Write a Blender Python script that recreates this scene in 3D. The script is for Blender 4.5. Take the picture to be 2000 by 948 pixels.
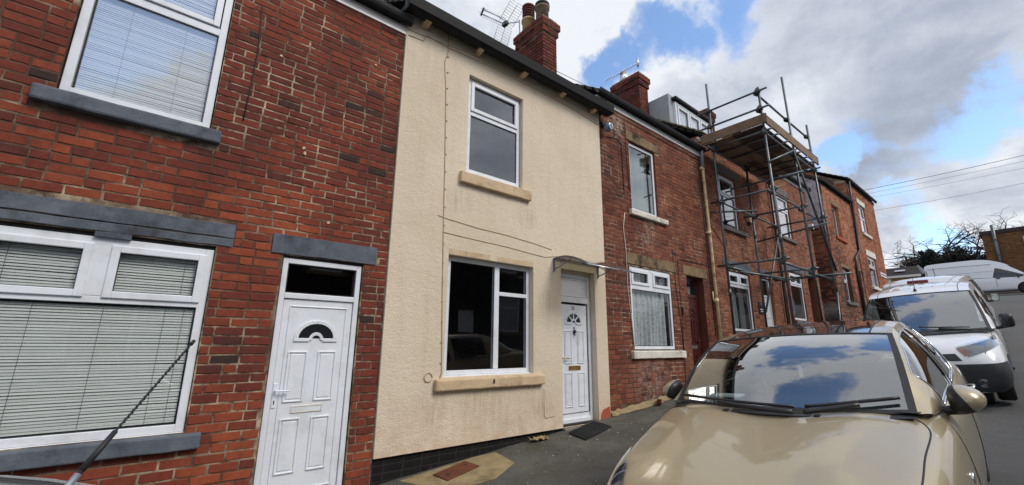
import bpy, bmesh, math, random
from mathutils import Vector, Matrix
from mathutils.bvhtree import BVHTree
random.seed(7)
R = math.radians
for o in list(bpy.data.objects): bpy.data.objects.remove(o)
S = bpy.context.scene
COL = S.collection

# ---------------------------------------------------------------- camera
FPX, PITCH, YAW, ROLL = 833.8, R(13.263), R(39.262), R(.577)
fw = Vector((math.sin(YAW)*math.cos(PITCH), math.cos(YAW)*math.cos(PITCH), math.sin(PITCH)))
r0 = Vector((math.cos(YAW), -math.sin(YAW), 0)); u0 = r0.cross(fw)
rt = r0*math.cos(ROLL) + u0*math.sin(ROLL); up = -r0*math.sin(ROLL) + u0*math.cos(ROLL)
cam = bpy.data.objects.new('camera', bpy.data.cameras.new('camera')); COL.objects.link(cam)
cam.matrix_world = Matrix(((rt.x, up.x, -fw.x, 0), (rt.y, up.y, -fw.y, 0), (rt.z, up.z, -fw.z, 0), (0, 0, 0, 1)))
cam.data.sensor_width = 36; cam.data.lens = FPX/2000*36
cam.data.clip_start = .02; cam.data.clip_end = 2000
S.camera = cam
def pix(p):
    w = p.dot(fw)
    if w < .05: return None
    return (1000+FPX*p.dot(rt)/w, 474-FPX*p.dot(up)/w)

# ---------------------------------------------------------------- light
SUN = Vector((.25, -.70, .76)).normalized()
sl = bpy.data.lights.new('sun', 'SUN'); sl.energy = 1.5; sl.angle = R(24); sl.color = (1, .94, .85)
so = bpy.data.objects.new('sun', sl); COL.objects.link(so)
so.rotation_euler = SUN.to_track_quat('Z', 'Y').to_euler()
S.view_settings.view_transform = 'Standard'; S.view_settings.look = 'None'
S.view_settings.gamma = 1; S.view_settings.exposure = 0.6

W = bpy.data.worlds.new('World'); S.world = W; W.use_nodes = True
nt = W.node_tree; nt.nodes.clear()
class NT:
    def __init__(s, tree): s.t = tree
    def n(s, typ, ins=None, **kw):
        nd = s.t.nodes.new(typ)
        for k, v in kw.items(): setattr(nd, k, v)
        for k, v in (ins or {}).items():
            if isinstance(v, bpy.types.NodeSocket): s.t.links.new(v, nd.inputs[k])
            else: nd.inputs[k].default_value = v
        return nd
    def m(s, op, a, b=0., c=None, clamp=False):
        nd = s.n('ShaderNodeMath', operation=op); nd.use_clamp = clamp
        for i, v in enumerate((a, b) if c is None else (a, b, c)):
            if isinstance(v, bpy.types.NodeSocket): s.t.links.new(v, nd.inputs[i])
            else: nd.inputs[i].default_value = v
        return nd.outputs[0]
    def vm(s, op, a, b=None):
        nd = s.n('ShaderNodeVectorMath', operation=op)
        for i, v in enumerate((a, b)):
            if v is None: continue
            if isinstance(v, bpy.types.NodeSocket): s.t.links.new(v, nd.inputs[i])
            else: nd.inputs[i].default_value = v
        return nd
    def mr(s, v, a, b, c=0., d=1., smooth=False):
        nd = s.n('ShaderNodeMapRange', {'Value': v, 'From Min': a, 'From Max': b, 'To Min': c, 'To Max': d})
        if smooth: nd.interpolation_type = 'SMOOTHSTEP'
        return nd.outputs['Result']
    def mix(s, f, a, b, mode='MIX'):
        nd = s.n('ShaderNodeMix', data_type='RGBA', blend_type=mode)
        for i, v in ((0, f), (6, a), (7, b)):
            if isinstance(v, bpy.types.NodeSocket): s.t.links.new(v, nd.inputs[i])
            else: nd.inputs[i].default_value = v if i == 0 else (tuple(v)+(1,))[:4]
        return nd.outputs[2]
    def noise(s, vec, scale, detail=4, rough=.55, dist=0.):
        nd = s.n('ShaderNodeTexNoise', {'Scale': scale, 'Detail': detail, 'Roughness': rough, 'Distortion': dist})
        if vec is not None: s.t.links.new(vec, nd.inputs['Vector'])
        return nd.outputs['Fac']
    def ramp(s, f, stops, interp='LINEAR'):
        nd = s.n('ShaderNodeValToRGB', {'Fac': f}); cr = nd.color_ramp; cr.interpolation = interp
        while len(cr.elements) < len(stops): cr.elements.new(.5)
        for e, (p, c) in zip(cr.elements, stops):
            e.position = p; e.color = (tuple(c)+(1,))[:4] if not isinstance(c, (int, float)) else (c, c, c, 1)
        return nd.outputs['Color']
w = NT(nt)
sky = w.n('ShaderNodeTexSky', sky_type='NISHITA'); sky.sun_disc = False
sky.sun_elevation = math.asin(SUN.z); sky.sun_rotation = math.atan2(SUN.x, SUN.y)
sky.air_density = 1.0; sky.dust_density = .4; sky.ozone_density = 3.5
tc = w.n('ShaderNodeTexCoord'); D0 = tc.outputs['Generated']
sep = w.n('ShaderNodeSeparateXYZ', {0: D0})
den = w.m('ADD', w.m('MAXIMUM', sep.outputs[2], 0.), .16)
cv = w.n('ShaderNodeCombineXYZ', {0: w.m('DIVIDE', sep.outputs[0], den), 1: w.m('DIVIDE', sep.outputs[1], den), 2: 3.7})
n1 = w.noise(cv.outputs[0], 1.15, 9, .58, .25)
n2 = w.noise(w.vm('ADD', cv.outputs[0], (7.3, 1.9, 0)).outputs[0], .8, 7, .55, .2)
n3 = w.noise(w.vm('ADD', cv.outputs[0], (2.3, 5.9, 1)).outputs[0], 3.0, 8, .6, .3)
wn = w.n('ShaderNodeTexNoise', {'Vector': D0, 'Scale': 4.5, 'Detail': 6., 'Roughness': .6}).outputs['Color']
DW = w.vm('NORMALIZE', w.vm('ADD', D0, w.vm('SCALE', w.vm('SUBTRACT', wn, (.5, .5, .5)).outputs[0]).outputs[0]).outputs[0]).outputs[0]
for nd_ in nt.nodes:
    if nd_.type == 'VECT_MATH' and nd_.operation == 'SCALE': nd_.inputs['Scale'].default_value = .42
def lobe(d, r, k):
    v = Vector(d).normalized()
    dt = w.vm('DOT_PRODUCT', DW, tuple(v)).outputs['Value']
    return w.mr(dt, math.cos(R(r)), 1, 0, k, True)
def pdir(x, y): return rt*((x-1000)/FPX) + up*(-(y-474)/FPX) + fw
hole = None
for x, y, r, k in ((1190, 165, 6, .22), (1260, 95, 6.5, .22), (1370, 45, 8, .22), (1490, -20, 8, .17), (965, 10, 5, .14), (1590, 300, 5, .3), (1665, 235, 5, .14), (1740, 320, 6, .12),
                   (1955, 190, 4.5, .16), (1880, 225, 4, .12), (1770, 425, 3.5, .2), (1830, 490, 3, .2),
                   (1850, -420, 16, .25), (2600, -300, 10, .15), (-600, -500, 22, .22)):
    l = lobe(pdir(x, y), r, k); hole = l if hole is None else w.m('ADD', hole, l)
# more broken blue behind the camera, seen mirrored in the glass
for d, r, k in (((-.08, -.88, .50), 10, .3), ((-.7, -.3, .6), 24, .22), ((-.5, .45, .75), 20, .16), ((.1, -.75, .66), 22, .2), ((-.2, -.5, .25), 16, .14), ((-.95, .1, .35), 16, .2), ((.38, .26, .88), 13, .36), ((.55, -.02, .83), 9, .2), ((.0, .16, 1), 13, .34), ((-.12, -.12, 1), 9, .2), ((.2, -.1, .95), 8, .15)):
    hole = w.m('ADD', hole, lobe(d, r, k))
cover = w.m('SUBTRACT', w.m('ADD', n1, w.m('MULTIPLY', w.m('SUBTRACT', n3, .5), .28)), hole)
cmask = w.mr(cover, .17, .40, 0, 1, True)
dark = None
for x, y, r, k in ((1620, 70, 17, .12), (1450, 150, 10, .06), (1830, 380, 12, .42), (1600, 420, 8, .2), (1980, 50, 10, .12), (1760, 190, 8, .12), (1250, 30, 8, .1)):
    l = lobe(pdir(x, y), r, k); dark = l if dark is None else w.m('ADD', dark, l)
for x, y, r, k in ((1090, 10, 10, -.2), (1880, 235, 7, -.16), (1560, 215, 6, -.12), (1750, 480, 8, -.3), (1900, 400, 5, -.15)):
    dark = w.m('ADD', dark, lobe(pdir(x, y), r, k))
for d, r, k in (((.45, .12, .87), 26, -.9), ((-.1, .1, 1), 26, -.8), ((-.1, -.88, .48), 14, -.2)):
    dark = w.m('ADD', dark, lobe(d, r, k))
shade = w.m('ADD', w.m('ADD', w.m('MULTIPLY', w.m('SUBTRACT', n2, .5), 1.6), w.m('MULTIPLY', w.m('SUBTRACT', n3, .5), .6)), w.m('ADD', dark, w.mr(cover, .45, .7, .1, .4)))
ccol = w.ramp(shade, [(.0, (5.8, 6.05, 6.4)), (.2, (4.5, 4.8, 5.35)), (.5, (2.9, 3.25, 3.95)), (.85, (1.7, 2.0, 2.6))])
skyc = w.mix(1., sky.outputs[0], (1.9, 1.85, 1.8), 'MULTIPLY')
allc = w.mix(cmask, skyc, ccol)
bg = w.n('ShaderNodeBackground', {'Color': allc, 'Strength': .1})
w.n('ShaderNodeOutputWorld', {0: bg.outputs[0]})

# ---------------------------------------------------------------- materials
MATS = {}
def mat(name):
    m = bpy.data.materials.new(name); m.use_nodes = True; m.node_tree.nodes.clear()
    MATS[name] = m; return m, NT(m.node_tree)
def finish(t, shader): t.n('ShaderNodeOutputMaterial', {0: shader})
def bsdf(t, **k):
    nm = {'col': 'Base Color', 'rough': 'Roughness', 'metal': 'Metallic', 'normal': 'Normal', 'spec': 'Specular IOR Level', 'coat': 'Coat Weight', 'coatr': 'Coat Roughness', 'sheen': 'Sheen Weight'}
    ins = {}
    for a, v in k.items():
        if a == 'col' and not isinstance(v, bpy.types.NodeSocket): v = (tuple(v)+(1,))[:4]
        ins[nm[a]] = v
    return t.n('ShaderNodeBsdfPrincipled', ins).outputs[0]
def bump(t, h, strength=.3, dist=.01, normal=None):
    i = {'Height': h, 'Strength': strength, 'Distance': dist}
    if normal is not None: i['Normal'] = normal
    return t.n('ShaderNodeBump', i).outputs[0]
def pos(t): return t.n('ShaderNodeNewGeometry').outputs['Position']
def objc(t): return t.n('ShaderNodeTexCoord').outputs['Object']
def simple(name, col, rough=.5, metal=0., var=.15, scale=8., bmp=0., bscale=120., coat=0., dirt=None, spec=.5):
    m, t = mat(name); p = objc(t)
    n = t.noise(p, scale, 5, .6)
    c2 = tuple(x*(1-var) for x in col); c1 = tuple(min(1, x*(1+var)) for x in col)
    c = t.mix(t.mr(n, .3, .7), c2, c1)
    if dirt:
        d = t.mr(t.noise(pos(t), dirt[1], 6, .65), .5, .72, 0, dirt[2])
        c = t.mix(d, c, dirt[0])
    kw = dict(col=c, rough=t.mr(n, .2, .8, max(0, rough-.08), min(1, rough+.1)), metal=metal, coat=coat, spec=spec)
    if bmp: kw['normal'] = bump(t, t.noise(p, bscale, 4), bmp, .004)
    finish(t, bsdf(t, **kw)); return m
def spots(t, P, lst):
    acc = None
    for c, r, k in lst:
        d = t.vm('DISTANCE', P, c).outputs['Value']
        v = t.mr(d, r, 0, 0, k, True)
        acc = v if acc is None else t.m('ADD', acc, v)
    return acc
def brick_mat(name, stops, soot=(.03, .022, .02), sootk=.6, zones=(), light=(), bleach=.25, sat=1.):
    m, t = mat(name); P = pos(t)
    at = t.n('ShaderNodeAttribute', attribute_name='tone')
    oi = t.n('ShaderNodeObjectInfo')
    tone = t.m('FRACT', t.m('ADD', at.outputs['Fac'], t.m('MULTIPLY', oi.outputs['Random'], 7.31)))
    big = t.noise(P, .9, 4, .6)
    tv = t.m('ADD', t.m('ADD', t.m('MULTIPLY', tone, .5), t.mr(t.m('FRACT', t.m('MULTIPLY', tone, 17.7)), .88, .97, 0, .38)), t.mr(big, .3, .7, -.02, .26))
    if zones: tv = t.m('ADD', tv, spots(t, P, zones))
    c = t.ramp(tv, stops)
    mo = t.noise(P, 22, 6, .7)
    c = t.mix(t.mr(t.noise(P, 70, 4, .8), .42, .68, 0, .5), c, t.mix(1., c, (1.5, 1.35, 1.25), 'MULTIPLY'))
    c = t.mix(t.mr(mo, .35, .75, 0, .6), c, t.mix(1., c, (.45, .42, .42), 'MULTIPLY'))
    s = t.mr(t.noise(P, 1.7, 6, .68), .47, .72, 0, sootk)
    c = t.mix(s, c, soot)
    b = t.mr(t.noise(t.vm('ADD', P, (3, 9, 4)).outputs[0], 5.5, 7, .75), .6, .78, 0, bleach)
    c = t.mix(b, c, (.33, .26, .22))
    sk = t.noise(t.n('ShaderNodeMapping', {'Vector': P, 'Scale': (4.5, 4.5, .35)}).outputs[0], 1.5, 5, .6)
    c = t.mix(t.mr(sk, .55, .8, 0, .45), c, t.mix(1., c, (.4, .36, .36), 'MULTIPLY'))
    if light:
        l = t.m('MULTIPLY', spots(t, P, light), t.mr(t.noise(P, 9, 6, .7), .45, .6))
        c = t.mix(l, c, (.42, .38, .34))
    h = t.m('ADD', t.noise(P, 60, 6, .7), t.m('MULTIPLY', t.noise(P, 240, 3), .4))
    finish(t, bsdf(t, col=c, rough=.88, spec=.25, normal=bump(t, h, .55, .006))); return m
def lin(r, g, b):
    return tuple(((x/255)/12.92 if x/255 <= .04045 else ((x/255+.055)/1.055)**2.4) for x in (r, g, b))
M = {}
M['brickL'] = brick_mat('red_brick_left', [(0, lin(152, 78, 53)), (.25, lin(133, 66, 48)), (.5, lin(114, 56, 44)), (.72, lin(101, 52, 44)), (.88, lin(82, 50, 44)), (1, lin(62, 48, 44))],
    zones=[((2.1, 4.8, 2.2), 1.0, .34), ((2.0, 4.8, .2), .9, .25), ((.6, 4.8, 2.9), 1.3, .1), ((.6, 4.8, -.2), .55, .24), ((-1.0, 4.8, 1.9), .5, .2), ((.3, 4.8, 1.75), .4, .3), ((.7, 4.8, 1.1), .9, -.30), ((.7, 4.8, -1.1), .7, -.34), ((-.4, 4.8, 1.2), .8, -.2)], sootk=.22, bleach=.22)
M['brickN'] = brick_mat('red_brick_next', [(0, lin(148, 90, 66)), (.25, lin(130, 76, 57)), (.5, lin(112, 63, 50)), (.72, lin(95, 54, 45)), (.9, lin(78, 48, 42)), (1, lin(60, 44, 39))],
    zones=[((6.2, 4.8, 3.4), 1.1, .3), ((6.2, 4.8, .8), 1.0, .25), ((8, 4.8, 2.2), 1.2, -.12), ((9.2, 4.8, 3.4), 1.4, -.2), ((7.5, 4.8, -.6), 1.3, -.1)], light=[((6.7, 4.8, 4.3), .5, .9), ((7.3, 4.8, -.6), .9, .45), ((7.5, 4.8, 2.2), .5, .4)], sootk=.3)
M['brickO'] = brick_mat('orange_brick', [(0, lin(168, 110, 82)), (.3, lin(150, 94, 71)), (.55, lin(130, 80, 62)), (.8, lin(108, 66, 53)), (1, lin(78, 54, 46))], sootk=.35,
    zones=[((12.4, 4.8, 3.2), .6, .3), ((14.5, 4.8, 3), .8, .25)])
M['brickE'] = brick_mat('end_brick', [(0, lin(200, 142, 108)), (.3, lin(180, 118, 88)), (.55, lin(154, 96, 74)), (.8, lin(112, 68, 56)), (1, lin(80, 58, 50))], sootk=.25,
    zones=[((22, 4.8, 1.5), 2.6, .5), ((26, 4.8, 2.6), 2.6, .4), ((20.4, 6, 3), 3.4, .45)])  # lower fronts and passage gable darkened: street shade and soot put into brick tone
M['brickK'] = brick_mat('black_painted_brick', [(0, (.012, .011, .011)), (1, (.006, .006, .007))], sootk=.2, bleach=.12)
M['brickC'] = brick_mat('chimney_brick', [(0, lin(136, 74, 56)), (.35, lin(110, 56, 46)), (.7, lin(80, 46, 40)), (1, lin(54, 40, 38))], sootk=.6)
M['brickT'] = brick_mat('tan_brick', [(0, lin(132, 96, 62)), (.5, lin(112, 80, 52)), (1, lin(90, 66, 46))], sootk=.15)
M['brickD'] = simple('dark_distant_brick', lin(52, 36, 34), .95, var=.25, scale=3)
def mortar_mat():
    m, t = mat('mortar'); P = pos(t)
    a = t.mr(t.noise(P, 1.4, 5, .6), .42, .6)
    b = t.mr(t.noise(P, 7, 5, .7), .4, .62)
    a = t.m('ADD', a, spots(t, P, [((.62, 4.8, 2.5), .6, 1.), ((7.6, 4.8, 1.0), 1.6, .5), ((12.5, 4.8, 2.6), 2.5, .4), ((.6, 4.8, -.3), .7, .4)]), clamp=True)
    c = t.mix(t.m('MULTIPLY', a, b), lin(88, 68, 58), lin(190, 172, 146))
    finish(t, bsdf(t, col=c, rough=.95, spec=.1, normal=bump(t, t.noise(P, 130, 5), .5, .004))); return m
M['mortar'] = mortar_mat()
def stucco():
    m, t = mat('cream_masonry_paint'); P = pos(t)
    c = t.mix(t.mr(t.noise(P, 1.1, 5, .6), .3, .7), lin(212, 196, 172), lin(226, 211, 189))
    # rain streaks and grime
    sx = t.n('ShaderNodeMapping', {'Vector': P, 'Scale': (5, 5, .45)}).outputs[0]
    st = t.mr(t.noise(sx, 1.6, 6, .65), .52, .78, 0, .16)
    c = t.mix(st, c, lin(160, 138, 108))
    c = t.mix(t.mr(t.noise(P, 26, 5, .7), .58, .8, 0, .3), c, lin(150, 120, 88))
    sepz = t.n('ShaderNodeSeparateXYZ', {0: P}).outputs[2]
    low = t.m('MULTIPLY', t.mr(sepz, -.5, -1.25, 0, .5), t.mr(t.noise(P, 5, 5, .7), .4, .7))
    c = t.mix(low, c, lin(190, 140, 104))
    ss = t.m('MULTIPLY', spots(t, P, [((2.75, 4.77, -.8), .32, 1.), ((4.45, 4.77, -.85), .32, 1.), ((3.5, 4.77, -.72), .7, .7), ((2.98, 4.77, 1.9), .3, .9), ((4.2, 4.77, 1.9), .3, .9), ((6, 4.77, 3.9), .5, .6), ((2.1, 4.77, 3.9), .5, .6), ((4.6, 4.77, .6), .4, .5)]), t.mr(t.noise(sx, 4, 5, .6), .4, .65, 0, .4))
    c = t.mix(ss, c, lin(128, 104, 78))
    hv = t.n('ShaderNodeTexVoronoi', {'Vector': P, 'Scale': 62.}, feature='SMOOTH_F1').outputs['Distance']
    h = t.m('ADD', t.m('MULTIPLY', hv, -.35), t.m('ADD', t.noise(P, 55, 7, .7), t.m('MULTIPLY', t.noise(P, 14, 5), .9)))
    finish(t, bsdf(t, col=c, rough=.8, spec=.3, normal=bump(t, h, .6, .015))); return m
M['stucco'] = stucco()
def stone(name, a, b, dirt, dk=.7, bs=.5):
    m, t = mat(name); P = pos(t)
    c = t.mix(t.mr(t.noise(P, 6, 6, .65), .35, .65), a, b)
    c = t.mix(t.mr(t.noise(t.vm('ADD', P, (5, 5, 5)).outputs[0], 2.6, 7, .7), .5, .66, 0, dk), c, dirt)
    finish(t, bsdf(t, col=c, rough=.85, spec=.25, normal=bump(t, t.noise(P, 45, 6, .7), bs, .01))); return m
M['sandstone'] = stone('stained_sandstone', lin(122, 102, 78), lin(142, 120, 92), lin(48, 40, 34), .95)
M['greypaint'] = stone('grey_painted_stone', lin(86, 92, 102), lin(104, 110, 120), lin(52, 52, 54), .7, .6)
M['creamstone'] = stone('cream_painted_stone', lin(196, 172, 140), lin(210, 186, 152), lin(120, 88, 64), .5)
M['whitestone'] = stone('white_painted_stone', lin(226, 222, 212), lin(206, 200, 186), lin(120, 96, 76), .6)
M['greystone'] = stone('plain_grey_stone', lin(96, 92, 90), lin(112, 108, 104), lin(50, 46, 44), .5)
M['redstone'] = stone('red_painted_stone', lin(176, 92, 66), lin(160, 84, 62), lin(80, 50, 40), .3)
def asphalt(name, a, b, moss=None, patch=False):
    m, t = mat(name); P = pos(t)
    n = t.noise(P, .9, 6, .65)
    c = t.mix(t.mr(n, .3, .7), a, b)
    sp = t.n('ShaderNodeTexVoronoi', {'Vector': P, 'Scale': 190.}).outputs['Color']
    g = t.n('ShaderNodeRGBToBW', {0: sp}).outputs[0]
    c = t.mix(t.mr(g, .55, .9, 0, .55), c, (.16, .155, .15))
    if moss: c = t.mix(t.mr(t.noise(P, 2.3, 7, .72), .46, .64, 0, .6), c, moss)
    c = t.mix(t.mr(t.noise(t.vm('ADD', P, (8, 2, 1)).outputs[0], 26, 4, .8), .69, .74, 0, .5), c, (.3, .28, .25))
    cr = t.n('ShaderNodeTexVoronoi', {'Vector': t.vm('ADD', P, t.vm('SCALE', t.n('ShaderNodeTexNoise', {'Vector': P, 'Scale': 3.}).outputs['Color']).outputs[0]).outputs[0], 'Scale': .8}, feature='DISTANCE_TO_EDGE').outputs['Distance']
    c = t.mix(t.m('MULTIPLY', t.mr(cr, .008, .0, 0, .5), t.mr(t.noise(P, .6, 3), .5, .6)), c, (.015, .014, .012))
    h = t.m('ADD', g, t.m('MULTIPLY', t.noise(P, 9, 5), 1.5))
    finish(t, bsdf(t, col=c, rough=.9, spec=.25, normal=bump(t, h, .5, .008))); return m
M['pave'] = asphalt('pavement_asphalt', (.062, .058, .054), (.125, .116, .10), moss=(.055, .056, .03))
M['road'] = asphalt('road_asphalt', (.085, .085, .085), (.12, .12, .118))
M['kerb'] = stone('kerb_stone', lin(120, 116, 110), lin(138, 134, 126), lin(70, 66, 60), .5)
M['cement'] = stone('cement_patch', lin(156, 138, 104), lin(132, 116, 86), lin(84, 76, 58), .6)
M['rust'] = stone('rusty_iron', lin(112, 66, 44), lin(92, 56, 42), lin(60, 42, 36), .6)
M['upvc'] = simple('white_upvc', (.76, .79, .84), .28, var=.05, scale=2.2, dirt=((.42, .41, .38), 4.5, .35))
M['upvc2'] = simple('weathered_upvc', (.82, .82, .80), .35, var=.05, scale=3, dirt=((.4, .37, .32), 5, .35))
M['gasket'] = simple('black_gasket', (.015, .015, .017), .6)
M['black'] = simple('black_plastic', (.018, .018, .02), .42, bmp=.1)
M['blackgut'] = simple('black_gutter', (.012, .012, .014), .6, var=.3, dirt=((.03, .03, .026), 7, .5), spec=.2)
M['timber'] = simple('painted_timber', lin(196, 172, 136), .7, dirt=((.12, .09, .06), 9, .7))
M['browndoor'] = simple('brown_door', lin(70, 30, 26), .35, var=.2)
M['brass'] = simple('brass', (.55, .36, .14), .35, metal=1.)
M['steelblk'] = simple('dark_iron', (.05, .045, .045), .45, metal=.7)
M['galv'] = simple('galvanised_tube', lin(98, 106, 110), .42, metal=.75, var=.35, scale=4, dirt=((.2, .17, .14), 8, .6))
M['clip'] = simple('scaffold_fitting', lin(82, 84, 86), .55, metal=.6, var=.4)
M['alu'] = simple('aluminium', (.62, .64, .67), .3, metal=.9, var=.1)
M['greyalu'] = simple('grey_bracket', lin(110, 118, 132), .45, metal=.2)
M['board'] = simple('scaffold_board', lin(126, 102, 80), .85, var=.3, scale=3, bmp=.4, bscale=30, dirt=((.1, .07, .05), 3, .7))
M['boarddark'] = simple('weathered_board', lin(74, 58, 50), .9, var=.35, scale=3, bmp=.4, bscale=30)
M['rustpipe'] = simple('cream_downpipe', lin(226, 204, 160), .55, var=.08, dirt=(lin(140, 74, 40), 8, .85))
M['greypipe'] = simple('grey_pipe', lin(120, 126, 134), .5)
M['slate'] = simple('slate_roof', lin(62, 56, 56), .75, var=.3, scale=6, bmp=.4, bscale=50, dirt=(lin(96, 96, 66), 3, .5))
M['slatedark'] = simple('dark_roof_tile', lin(52, 40, 40), .8, var=.3, scale=6, bmp=.4)
M['mosstile'] = simple('mossy_stone_tile', lin(128, 118, 92), .9, var=.35, scale=9, bmp=.5, dirt=(lin(60, 66, 36), 5, .7))
M['lead'] = simple('lead_sheet', lin(96, 98, 104), .6, metal=.3)
M['potcream'] = simple('buff_clay', lin(196, 168, 118), .8, var=.12, dirt=(lin(110, 90, 62), 7, .6))
M['potred'] = simple('dark_red_clay', lin(96, 40, 36), .7, var=.2)
M['potgrey'] = simple('sooty_clay', lin(120, 106, 88), .85, var=.25, dirt=(lin(40, 36, 32), 5, .7))
M['cable'] = simple('painted_cable', lin(182, 158, 128), .7)
M['cabledark'] = simple('dark_cable', lin(48, 34, 32), .7)
M['cablewhite'] = simple('white_cable', lin(206, 196, 184), .6)
M['rubbermat'] = simple('rubber_mat', (.012, .012, .013), .7, bmp=.3)
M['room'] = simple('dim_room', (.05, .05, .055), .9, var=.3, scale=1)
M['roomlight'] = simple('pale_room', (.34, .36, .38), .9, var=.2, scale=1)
M['blind'] = simple('cream_blind_slat', (.72, .73, .69), .5, var=.05)
M['blindw'] = simple('white_blind_slat', (.78, .80, .84), .4, var=.04)
M['redtape'] = simple('dark_red_lens', (.22, .012, .012), .25)
def curtain_mat():
    m, t = mat('net_curtain'); P = objc(t)
    n = t.noise(P, 30, 5, .7)
    a = t.mr(n, .4, .62, .55, 1)
    tr = t.n('ShaderNodeBsdfTransparent').outputs[0]
    d = bsdf(t, col=(.72, .75, .76), rough=.9)
    finish(t, t.n('ShaderNodeMixShader', {0: a, 1: tr, 2: d}).outputs[0]); return m
M['net'] = curtain_mat()
M['drape'] = simple('grey_drape', lin(150, 160, 160), .9, var=.12)
M['bluebag'] = simple('blue_cloth', lin(40, 92, 170), .7, var=.3)
def glass(name, k=1.7, tint=(.9, .915, .92), wob=.0012, base=.0, rough=0., wsc=1.4):
    m, t = mat(name); P = pos(t)
    nb = bump(t, t.noise(P, wsc, 2, .4), 1., wob)
    fc_ = t.n('ShaderNodeLayerWeight', {'Blend': .5}).outputs['Facing']
    fr = t.m('ADD', .04, t.m('MULTIPLY', .96, t.m('POWER', fc_, 5.)))
    f = t.m('ADD', t.m('MULTIPLY', fr, k), base, clamp=True)
    gl = t.n('ShaderNodeBsdfGlossy', {'Roughness': rough, 'Color': (1, 1, 1, 1), 'Normal': nb}).outputs[0]
    tr = t.n('ShaderNodeBsdfTransparent', {'Color': tuple(tint)+(1,)}).outputs[0]
    finish(t, t.n('ShaderNodeMixShader', {0: f, 1: tr, 2: gl}).outputs[0]); return m
M['glass'] = glass('window_glass', 1.0)
M['glassup'] = glass('window_glass_sky', 1.9, base=.06)
M['screen'] = glass('windscreen_glass', 3.2, tint=(.62, .7, .7), wob=.0006, base=.14)
M['sideglass'] = glass('tinted_side_glass', 2.0, tint=(.12, .14, .14), wob=.0004)
M['lens'] = glass('lamp_lens', 2.0, tint=(.85, .88, .9), wob=.0)
M['poly'] = glass('polycarbonate_sheet', 1.5, tint=(.62, .6, .56), wob=.004, base=.10, rough=.15)
M['darkglass'] = simple('dark_glass', (.01, .012, .014), .05, var=.1, spec=.8)
def paint(name, col, metal=.0, rough=.25, flake=0., wav=0.):
    m, t = mat(name); P = objc(t)
    c = t.mix(t.mr(t.noise(P, 2.2, 5, .6), .35, .7, 0, .12), col, tuple(x*.75 for x in col))
    c = t.mix(t.mr(t.noise(pos(t), 40, 5, .8), .62, .8, 0, .12), c, (.3, .28, .24))
    kw = dict(col=c, rough=rough, metal=metal, coat=.9, coatr=.04)
    if flake: kw['normal'] = bump(t, t.noise(P, 900, 2), flake, .001)
    finish(t, bsdf(t, **kw)); return m
M['gold'] = paint('champagne_gold_paint', lin(176, 161, 131), .3, .32, .06)
M['vanwhite'] = paint('white_van_paint', (.82, .83, .86), 0, .3)
M['vanwhite2'] = paint('dirty_white_van_paint', (.68, .68, .68), 0, .3)
M['darkcar'] = paint('dark_grey_paint', lin(96, 104, 116), .5, .3)
M['blackroof'] = paint('black_glass_roof', (.012, .012, .014), 0, .06)
M['bumper'] = simple('textured_bumper', (.025, .027, .032), .5, bmp=.3, bscale=400)
M['tyre'] = simple('tyre_rubber', (.018, .018, .018), .8, bmp=.2)
M['rim'] = simple('alloy_wheel', (.45, .46, .48), .35, metal=.8)
M['chrome'] = simple('chrome', (.75, .75, .77), .1, metal=1., var=.03)
M['seat'] = simple('seat_fabric', (.13, .13, .135), .9)
M['dash'] = simple('dashboard_plastic', (.03, .033, .036), .7)
M['amber'] = simple('amber_lens', lin(150, 84, 56), .25)
M['lampdark'] = simple('lamp_reflector', (.16, .16, .18), .15, metal=.5, var=.4, scale=20)
M['mirror'] = simple('mirror_face', (.5, .55, .5), .05, metal=1.)
M['hivis'] = simple('reflected_green', lin(110, 190, 40), .5)
M['bark'] = simple('bark', lin(50, 42, 46), .95, var=.3)
M['hedge'] = simple('dark_evergreen', (.022, .032, .024), .85, var=.5, scale=3)
M['hedgebrown'] = simple('bare_hedge_twigs', lin(58, 50, 48), .9, var=.4, scale=2)
M['whitewash'] = stone('whitewashed_render', lin(206, 198, 200), lin(176, 166, 168), lin(110, 70, 60), .7)
M['tanrender'] = stone('tan_stone_wall', lin(188, 160, 104), lin(170, 142, 92), lin(130, 110, 76), .4)
M['soil'] = asphalt('grass_verge', (.05, .06, .03), (.07, .075, .04))
M['signblue'] = simple('dark_blue_plaque', lin(24, 34, 52), .4, var=.1)
M['signwhite'] = simple('white_sign', (.78, .78, .8), .5, var=.04)
M['dirt_shade_black'] = simple('black_tar_and_shade', (.012, .011, .011), .8, bmp=.4, bscale=30)  # also colours the strips drawn for shadow under the lintels
M['ink'] = simple('dark_ink', (.03, .02, .02), .5)
M['grit'] = simple('pale_grit', (.3, .28, .24), .9)

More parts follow.
